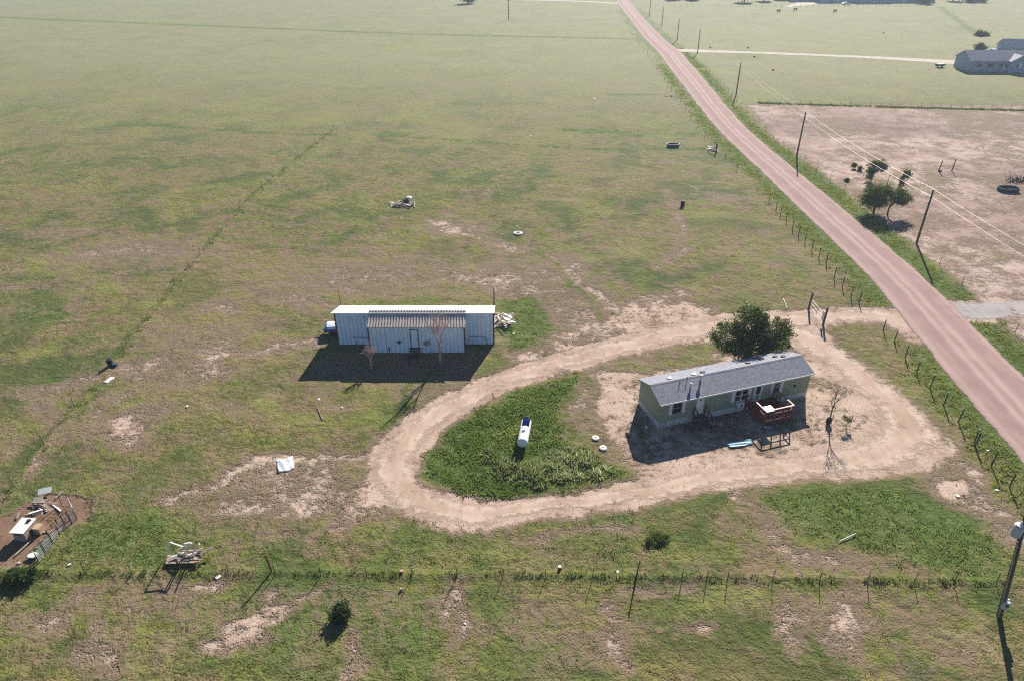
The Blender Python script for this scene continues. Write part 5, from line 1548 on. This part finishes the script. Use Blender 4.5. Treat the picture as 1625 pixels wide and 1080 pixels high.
def timber_frame():
    t = thing('collapsed_hutch', 'collapsed timber hutch with white posts beside the front fence', 'debris', G(262, 900))
    o = G(262, 900)
    c = lambda px, py, z=0: G(px, py, z) - o
    rr = random.Random(12)
    fl = [(c(264, 896), c(318, 896)), (c(266, 892), c(320, 891))]
    for i in range(7):
        f = i / 6
        p = c(265, 898).lerp(c(268, 886), f)
        q = c(318, 897).lerp(c(320, 884), f)
        MB().beam((p.x, p.y, 0.34 + rr.uniform(-.05, .05)), (q.x, q.y, 0.34 + rr.uniform(-.08, .12)), 0.14, 0.05).build('plank', rr.choice([WOODG, WOODG, WOODT]), t)
    for i in range(15):
        x = rr.uniform(0.3, 2.6)
        y = rr.uniform(0.15, 1.1)
        a = rr.uniform(-0.9, 0.9)
        L = rr.uniform(0.4, 1.1)
        z = rr.uniform(0.42, 0.62)
        MB().beam((x, y, z), (x + math.cos(a) * L, y + math.sin(a) * L, z + rr.uniform(-.05, .2)), 0.09, 0.05).build('plank', rr.choice([WOODG, WOODT, WOODG, WHITE]), t)
    for px, py in ((266, 898), (318, 898), (268, 887), (319, 886)):
        q = c(px, py)
        MB().box(q.x - .05, q.x + .05, q.y - .05, q.y + .05, -0.05, 0.32).build('leg', WOODD, t)
    for p, q in (((263, 880, .36), (270.5, 860, 1.7)), ((270.5, 860, 1.7), (293, 868, 1.5)), ((291, 881, .45), (300, 860.5, 1.75)), ((294, 880, .45), (304, 861, 1.7)), ((302.5, 883, .45), (316, 862, 1.7)), ((293, 862, 1.68), (303, 860.5, 1.72))):
        MB().beam(c(*p), c(*q), 0.085, 0.085).build('white_post', WHITE, t)
timber_frame()

def scrap(name, label, loc, seed, n=16):
    t = plank_pile(name, label, loc, n, 1.5, 0.9, 0.6, 2.2, [WOODG, WHITE, WOODG, DARK, WOODT], seed, 0.5, 'scrap heap', 0.25)
    return t
sc = scrap('scrap_heap', 'heap of scrap boards and junk alone in the pasture behind the shed', G(640, 326), 41, 26)
MB().lathe([(0.45, 0.5), (0.5, 0.55), (0.5, 0.9), (0.3, 1.0)], 14, (0.8, 1.4, 0)).build('white_drum', WHITE, sc)
MB().box(-0.1, 0.75, 0.7, 1.5, 0.1, 0.75).build('dark_crate', DARK, sc)
for x, y in ((-1.9, -0.9), (2.0, -1.0)):
    MB().beam((x, y, 0.05), (x * .9, y + 1.4, 0.45), 0.10).build('white_bar', WHITE, sc)
ty = thing('old_tyre', 'dark well cover with pale ring in the pasture behind the shed', 'well cover', G(822, 371))
MB().lathe([(0.45, 0.0), (0.68, 0.06), (0.70, 0.16), (0.52, 0.22), (0.45, 0.18)], 20).build('ring', CONC, ty)
MB().lathe([(0.44, 0.0), (0.42, 0.17), (0.2, 0.19)], 20).build('dark_disc', BLUE if False else TYRE, ty)

def trough(label, loc, L, Wd, m, seed):
    t = thing('stock_trough', label, 'trough', loc)
    def ring(s, z):
        return [(L / 2 * s * math.copysign(abs(math.cos(a)) ** .6, math.cos(a)), Wd / 2 * s * math.copysign(abs(math.sin(a)) ** .6, math.sin(a)), z) for a in [2 * PI * k / 20 for k in range(20)]]
    mb = MB()
    rs = [ring(0.95, -0.02), ring(1, 0.6), ring(0.94, 0.6), ring(0.9, 0.2)]
    o = 0
    for r in rs:
        mb.v += r
    for i in range(3):
        for k in range(20):
            mb.f.append((i * 20 + k, i * 20 + (k + 1) % 20, (i + 1) * 20 + (k + 1) % 20, (i + 1) * 20 + k))
    mb.f.append(tuple(60 + k for k in range(20)))
    mb.build('basin', m, t, False, False)
    rim = MB()
    pts = ring(0.985, 0.615) + [ring(0.985, 0.615)[0]]
    rim.tube(pts, 0.035, 6).build('rim', GALV, t)
trough('dark blue stock trough in the left pasture near the roadside junk', G(1068, 233), 2.6, 1.5, mat('dark blue trough', (0.03, 0.06, 0.10), 0.5, 0.2), 1)
trough('dark round stock trough in the bare paddock below the brush', G(1599, 303), 3.4, 2.2, mat('black trough', (0.02, 0.03, 0.045), 0.5, 0.2), 2)
bp = thing('brush_pile', 'dark pile of dead brush beside the paddock trough', 'brush pile', G(1612, 288))
rr = random.Random(3)
for i in range(38):
    a, L = rr.uniform(0, 2 * PI), rr.uniform(0.8, 2.2)
    x, y = rr.uniform(-1.6, 1.6), rr.uniform(-.7, .7)
    MB().tube([(x, y, 0.05), (x + math.cos(a) * L * .7, y + math.sin(a) * L * .5, rr.uniform(.3, 1.6))], [0.07, 0.02], 5).build('branch', DARK if i % 3 else BARK, bp)
plank_pile('road_junk', 'dark heap of posts and junk where the pasture line meets the verge', G(1131, 238), 16, 0.9, 1.0, 0.5, 1.6, [DARK, DARK, WOODG, WHITE], 51, 0.7, 'junk heap', 0.3)
plank_pile('verge_junk', 'small dark heap of posts by the far roadside fence', G(1062, 153), 9, 1.0, 0.6, 0.5, 1.6, [DARK, WOODG, WOODD], 52, 0.6, 'junk heap', 0.3)
cp = thing('corner_post', 'thick dark corner post beside the roadside junk heap', 'post', G(1136, 243))
MB().tube([(0, 0, -.1), (0, 0, 1.9)], [0.16, 0.15], 8).build('shaft', WOODD, cp)
MB().beam((0, 0, 1.3), (-1.6, 0.3, 0.1), 0.12).build('brace', WOODD, cp)

def drum(label, loc, r, h, m, cat='barrel', name='barrel', rim=None):
    t = thing(name, label, cat, loc)
    MB().lathe([(r * .95, -.02), (r, 0.03), (r, h * .33), (r * 1.04, h * .35), (r, h * .37), (r, h * .66), (r * 1.04, h * .68), (r, h * .7), (r, h)], 16).build('shell', m, t)
    MB().lathe([(r * 0.98, h + .002), (r * 1.03, h + .01), (r * 1.02, h + .04), (r * .85, h + .035)], 16).build('lid', rim or m, t)
drum('black barrel standing alone in the pasture left of the road', G(1083, 327), 0.32, 0.85, TYRE)
drum('dark bucket with a white lid above the front wire fence', G(888, 903), 0.12, 0.3, mat('dark blue bucket', (0.03, 0.045, 0.07), 0.5, 0.1), 'bucket', 'bucket', WHITE)
drum('pale stump above the front wire fence', G(638, 908), 0.13, 0.2, WOODT, 'stump', 'stump')
drum('small tan stump below the front wire fence', G(637, 935), 0.10, 0.14, WOODT, 'stump', 'stump')
drum('pale cap of a buried well pipe in the dusty patch near the verge', G(1519, 787), 0.16, 0.06, CONC, 'pipe cap', 'pipe_cap')
bk = thing('fence_junk', 'black barrel and rag caught on the long left fence', 'barrel', G(176, 580))
MB().lathe([(0.25, 0), (0.28, 0.3), (0.27, 0.75), (0.2, 0.8)], 14).build('shell', TYRE, bk)
MB().box(0.25, 0.7, -0.15, 0.2, 0.05, 0.3).build('rag', mat('dark blue rag', (0.05, 0.07, 0.10), 0.8, 0.2), bk)
MB().tube([(0.15, 0.3, -.1), (0.1, 0.3, 1.5)], 0.05, 6).build('stake', WOODG, bk)
crumple('fallen_sheet', 'white sheet on the grass below the black fence barrel', 'sheet', G(173, 603), 0.45, 1.0, 0.05, WHITE, 61, R(-18))
for i, (px, py, sz) in enumerate(((943, 157, .9), (707, 318, .3), (738, 283, .25), (637, 346, .35), (83, 297, .3), (237, 512, .22), (143, 600, .2), (297, 645, .35), (506, 634, .4), (543, 647, .28), (815, 530, .35), (820, 360, .3), (980, 908, .35), (738, 990, .2), (1582, 778, .35), (30, 893, .25), (110, 896, .3), (630, 150, .5), (628, 210, .4), (842, 216, .4), (1567, 715, .3), (346, 916, .5))):
    lb = ['white bag on open pasture left of the red road', 'white scrap lying right of the pasture scrap heap', 'white scrap on grass beyond the pasture scrap heap', 'white scrap just below the pasture scrap heap', 'white speck of litter in the far left pasture', 'white litter beside the long left fence above the barrel',
          'tiny white litter left of the black fence barrel', 'white bag on the grass uphill of the metal sheet', 'white lump on the grass below the shed shadow', 'small white lump beside the pale stick', 'white scrap in weeds at the right end of the shed', 'white scrap beside the ringed well cover', 'flat white scrap on the front wire fence line',
          'tiny white litter on open ground below the front fence', 'white litter at the foot of the southern roadside fence', 'white crumb on the pen floor by the basin', 'white litter in the weeds right of the pen', 'white litter on the distant pasture', 'pale litter near the end of the long left fence', 'pale litter on the pasture line beyond the scrap heap', 'small white litter by the roadside fence above the dusty patch', 'pale flat stone on the front wire fence line'][i]
    sz *= 0.75
    crumple('litter', lb, 'litter', G(px, py), sz, sz * .7, 0.12 * sz + .04, WHITE, 100 + i, R(i * 37), 5)

# ------------------------------------------------------------------ far house, outbuilding, car
def gable_house(name, label, loc, rz, L, D, e, r, mw, mr, wins, porch=None, oh=0.4):
    t = thing(name, label, 'house', loc, rz)
    w = MB().prism([(0, -0.1), (D, -0.1), (D, e), (D / 2, r), (0, e)], 0, L)
    w.build('wall', mw, t)
    sl = (r - e) / (D / 2)
    rf = MB().prism([(-oh, e - oh * sl), (D / 2, r), (D + oh, e - oh * sl), (D + oh, e - oh * sl + .12), (D / 2, r + .12), (-oh, e - oh * sl + .12)], -oh, L + oh)
    roof = rf.build('roof', mr, t)
    MB().box(L * .7, L * .7 + .6, D * .55, D * .55 + .6, r - .6, r + 1.2).build('chimney', WOODG, roof)
    for x, z0, ww, h in wins:
        if z0 < 0.5:
            d = MB().box(x, x + ww, -0.09, -0.004, z0, z0 + h).build('door', WHITE, t)
            MB().box(x + .15, x + ww - .15, -0.12, -0.092, z0 + h * .5, z0 + h - .15).build('pane', GLASS, d)
            continue
        fr = MB().box(x, x + ww, -0.06, -0.004, z0, z0 + h).build('window', WHITE, t)
        MB().box(x + .1, x + ww / 2 - .04, -0.09, -0.062, z0 + .1, z0 + h - .1).build('pane', GLASS, fr)
        MB().box(x + ww / 2 + .04, x + ww - .1, -0.09, -0.062, z0 + .1, z0 + h - .1).build('pane', GLASS, fr)
    return t
hA = G(1536, 114)
fh = gable_house('farm_house', 'long slate blue single storey house at the end of the pale drive', hA, R(-2), 27, 9, 3.3, 5.6, BLUEWALL, GREYROOF, [(2.2, 1.2, 1.6, 1.4), (5.2, 1.2, 2.2, 1.4), (8.6, 1.2, 1.6, 1.4), (10.6, 0.2, 1.0, 2.2), (13.6, 1.3, 1.8, 1.3), (17.6, 1.2, 1.4, 1.4), (22.5, 1.2, 1.4, 1.4)])
g = MB().add([(11.5, -1.2, -0.1), (17, -1.2, -0.1), (17, -1.2, 3.3), (14.2, -1.2, 4.9), (11.5, -1.2, 3.3), (11.5, 0, -0.1), (17, 0, -0.1), (17, 0, 3.3), (11.5, 0, 3.3)], [(0, 1, 2, 3, 4), (1, 6, 7, 2), (0, 4, 8, 5)])
gw = g.build('front_gable', BLUEWALL, fh, False, False)
MB().add([(17.3, -1.6, 3.2), (17.3, 0.4, 3.2), (14.2, 3.2, 4.98), (14.2, -1.6, 4.98), (11.2, -1.6, 3.2), (11.2, 0.4, 3.2)], [(0, 1, 2, 3), (3, 2, 5, 4)]).build('gable_roof', GREYROOF, fh, False, False)
MB().box(13.3, 15.2, -1.26, -1.204, 1.2, 2.6).build('window', WHITE, gw)
MB().box(13.5, 14.2, -1.29, -1.262, 1.3, 2.5).build('pane', GLASS, gw)
hB = G(1592, 90)
gable_house('outbuilding', 'slate blue gabled outbuilding behind the far house', hB, R(-12), 13, 8, 3.0, 5.2, BLUEWALL, mat('pale far roof', (0.45, 0.44, 0.45), 0.6, 0.1), [(2.0, 1.2, 1.2, 1.1), (8.0, 0.2, 1.0, 2.1)])

def car(label, loc, rz, m, pickup=False):
    t = thing('parked_car', label, 'car', loc, rz)
    L, Wd = 4.6, 1.8
    prof = [(-2.3, 0.35), (2.3, 0.35), (2.3, 0.75), (1.2, 0.95), (0.6, 1.45), (-1.0, 1.48), (-1.7, 1.0), (-2.3, 0.95)]
    mb = MB()
    n = len(prof)
    mb.v = [(x, -Wd / 2 + (0.12 if z > 1.2 else 0), z) for x, z in prof] + [(x, Wd / 2 - (0.12 if z > 1.2 else 0), z) for x, z in prof]
    mb.f = [(i, (i + 1) % n, n + (i + 1) % n, n + i) for i in range(n)] + [tuple(reversed(range(n))), tuple(range(n, 2 * n))]
    mb.build('body', m, t)
    for s in (-1, 1):
        MB().add([(0.95, s * .88, 1.0), (0.5, s * .81, 1.38), (-0.9, s * .81, 1.40), (-1.45, s * .88, 1.02)], [(0, 1, 2, 3)]).build('side_window', GLASS, t, False, False)
        for x in (-1.45, 1.45):
            w = MB().tube([(x, s * .80, 0.33), (x, s * .94, 0.33)], 0.33, 14).build('wheel', TYRE, t)
    MB().add([(1.16, -.75, 1.0), (1.16, .75, 1.0), (0.66, .66, 1.42), (0.66, -.66, 1.42)], [(0, 1, 2, 3)]).build('windscreen', GLASS, t, False, False)
    for s in (-.6, .6):
        MB().box(2.28, 2.33, s - .15, s + .15, 0.6, 0.75).build('headlight', WHITE, t)
car('white car parked between the two far slate blue buildings', G(1575, 85), R(170), mat('white car paint', (0.75, 0.75, 0.75), 0.3, 0.03))
car('dark car parked beside the white one at the far house', G(1584, 87.5), R(200), mat('dark car paint', (0.03, 0.03, 0.04), 0.3, 0.1))
ut = thing('garden_trailer', 'small dark trailer on the pale drive before the far house', 'trailer', G(1491, 107), R(20))
MB().box(-1.3, 1.3, -.8, .8, .5, 1.1).build('tray', mat('dark teal', (0.06, 0.10, 0.12), .6, .2), ut)
MB().beam((-1.3, 0, .55), (-2.3, 0, .5), .1).build('drawbar', DARK, ut)
for s in (-.85, .85):
    MB().tube([(0, s - .08, .35), (0, s + .08, .35)], .35, 12).build('wheel', TYRE, ut)
fg, fl_ = (0.045, 0.07, 0.035), (0.10, 0.13, 0.06)
tree('far_tree', 'small tree in the field beside the far house', G(1552, 88), [(0, 0, 2.4, 1.6, 1.4, 1.4)], 0.12, 60, 26, 0.6, fg, fl_, 71, spread=0.4)
tree('far_shrub', 'low dark shrub at the end of a far field track', G(1557, 57), [(-1, 0, 0.8, 1.6, 1.2, .8), (1.6, 0, .6, 1, 1, .6)], 0.1, 36, 26, 0.7, fg, fl_, 72, 'shrub', spread=0.4)

# cattle in the far field
def cow_mesh():
    mb = MB()
    mb.tube([(-1.0, 0, 1.08), (-0.85, 0, 1.10), (-0.4, 0, 1.05), (0.2, 0, 1.0), (0.65, 0, 1.06), (0.95, 0, 1.05), (1.2, 0, 0.85), (1.42, 0, 0.55)], [0.12, 0.32, 0.38, 0.42, 0.38, 0.24, 0.17, 0.15], 12)
    mb.tube([(1.36, 0, 0.60), (1.52, 0, 0.42), (1.66, 0, 0.22)], [0.16, 0.14, 0.08], 10)
    for x, s in ((-0.75, -1), (-0.75, 1), (0.68, -1), (0.68, 1)):
        k = 0.10 if x < 0 else -0.03
        mb.tube([(x, s * .20, 0.95), (x + k, s * .21, 0.62), (x - k * .8, s * .21, 0.36), (x, s * .21, 0.05), (x + .05, s * .21, 0.0)], [0.19, 0.12, 0.07, 0.06, 0.08], 8)
    mb.tube([(-1.02, 0, 1.15), (-1.12, 0, 0.9), (-1.1, 0, 0.45)], [0.05, 0.03, 0.05], 6)
    for s in (-1, 1):
        mb.tube([(1.34, s * .12, 0.72), (1.30, s * .32, 0.74)], [0.06, 0.02], 6)
    return mb
cs = None
for px, py, rz, lb in ((1235, 20, 20, 'dark cow grazing in the far field, the one closest to the road'), (1262, 17.5, 200, 'dark cow grazing in the far field, the one closest to the farmstead'), (1325, 20, 110, 'dark cow standing apart in the far field')):
    o = cow_mesh().build('cow', HIDE, None, True) if cs is None else bpy.data.objects.new('cow', cs)
    if cs is None:
        cs = o.data
    else:
        COL.objects.link(o)
    o.location = G(px, py)
    o.rotation_euler = (0, 0, R(rz))
    tag(o, lb, 'cow', 'cattle in the far field')
for px, py, lb in ((1402, 53, 'short dark post alone in the far field'), (1187, 77, 'dark bale lying in the field above the pale drive'), (1197, 91, 'dark bale lying in the field below the pale drive'), (1227, 112, 'small dark lump in the grass field before the bare paddock'), (1127, 76, 'dark box beside the pale drive mouth')):
    t = thing('hay_bale' if 'bale' in lb else 'field_lump', lb, 'bale' if 'bale' in lb else 'lump', G(px, py))
    t.scale = (0.6, 0.6, 0.55)
    MB().lathe([(0.3, -.05), (0.62, 0.1), (0.6, 0.5), (0.3, 0.75)], 10).build('core', WOODD, t)
    MB().lathe([(0.63, 0.2), (0.66, 0.22), (0.66, 0.3), (0.63, 0.32)], 10).build('band', WOODD, t)

# ------------------------------------------------------------------ farmstead along the top of the view
far_trees = [(1181, 4, 9, 'broad dark tree at the left end of the far farmstead'), (1212, 2, 8, 'dark tree beside the broad farmstead tree'), (1240, -1, 9, 'dark tree behind the farmstead drive'), (1330, -1, 9, 'dark round tree right of the farmstead drive'), (1352, -2, 8, 'dark tree among the farmstead sheds'), (1466, 6, 6, 'narrow dark tree at the right end of the farmstead'),
             (1388, 2, 7, 'dark tree before the white farmstead roof'), (1512, 2, 8, 'bluish tree alone beyond the field track'), (1538, 4, 4, 'low bushy tree beyond the field track'), (1555, 4, 3.5, 'low shrubby tree at the end of the far tree row'), (743, 6, 7, 'lone far tree in the left pasture'), (1100, 0, 7, 'dark tree beside the red road far off'), (1070, 0, 6, 'smaller dark tree beside the red road far off')]
for i, (px, py, h, lb) in enumerate(far_trees):
    tree('far_tree', lb, G(px, py), [(0, 0, h * .6, h * .42, h * .4, h * .36), (h * .25, 0, h * .45, h * .3, h * .3, h * .25), (-h * .25, 0, h * .5, h * .3, h * .3, h * .25)], 0.3, 90, 22, 1.1, fg, fl_, 80 + i, 'tree', 'trees round the far farmstead', spread=0.9)
for px, py, L, lb, mr in ((1260, 3, 18, 'blue grey farmstead house behind dark trees', GREYROOF), (1302, 5, 24, 'long blue shed right of the farmstead drive', GREYROOF), (1362, 6, 20, 'blue grey barn among the farmstead trees', GREYROOF), (1396, 5, 34, 'farmstead barn with a bright white roof', ROOFW)):
    gable_house('farm_building', lb, G(px, py), R(3), L, 10, 3.4, 6.0, BLUEWALL, mr, [(2, 1.2, 1.6, 1.4), (L * .4, 0.2, 1.4, 2.3), (L * .7, 1.2, 1.8, 1.4)])
car('white vehicle parked on the farmstead drive', G(1342, 8), R(10), mat('white van paint', (0.75, 0.75, 0.75), 0.3, 0.03))
fence('farmstead_fence', 'wire fence in front of the far farmstead', [G(px, 11) for px in range(1070, 1480, 10)], 1.3, 0.07, (0.6, 1.1), seed=15)

# ------------------------------------------------------------------ the air between here and the horizon
hz = MB().box(-5400, 5400, -5400, 6400, -1.6, 41.0)
m, nt, out = new_mat('thin haze')
pv = node(nt, 'ShaderNodeVolumePrincipled', {'Color': c4((0.70, 0.84, 1.0)), 'Density': 0.0003, 'Anisotropy': 0.2})
nt.links.new(pv.outputs[0], out.inputs['Volume'])
hz_o = hz.build('haze', m)
tag(hz_o, 'thin pale air over the whole prairie', 'haze', kind='stuff')
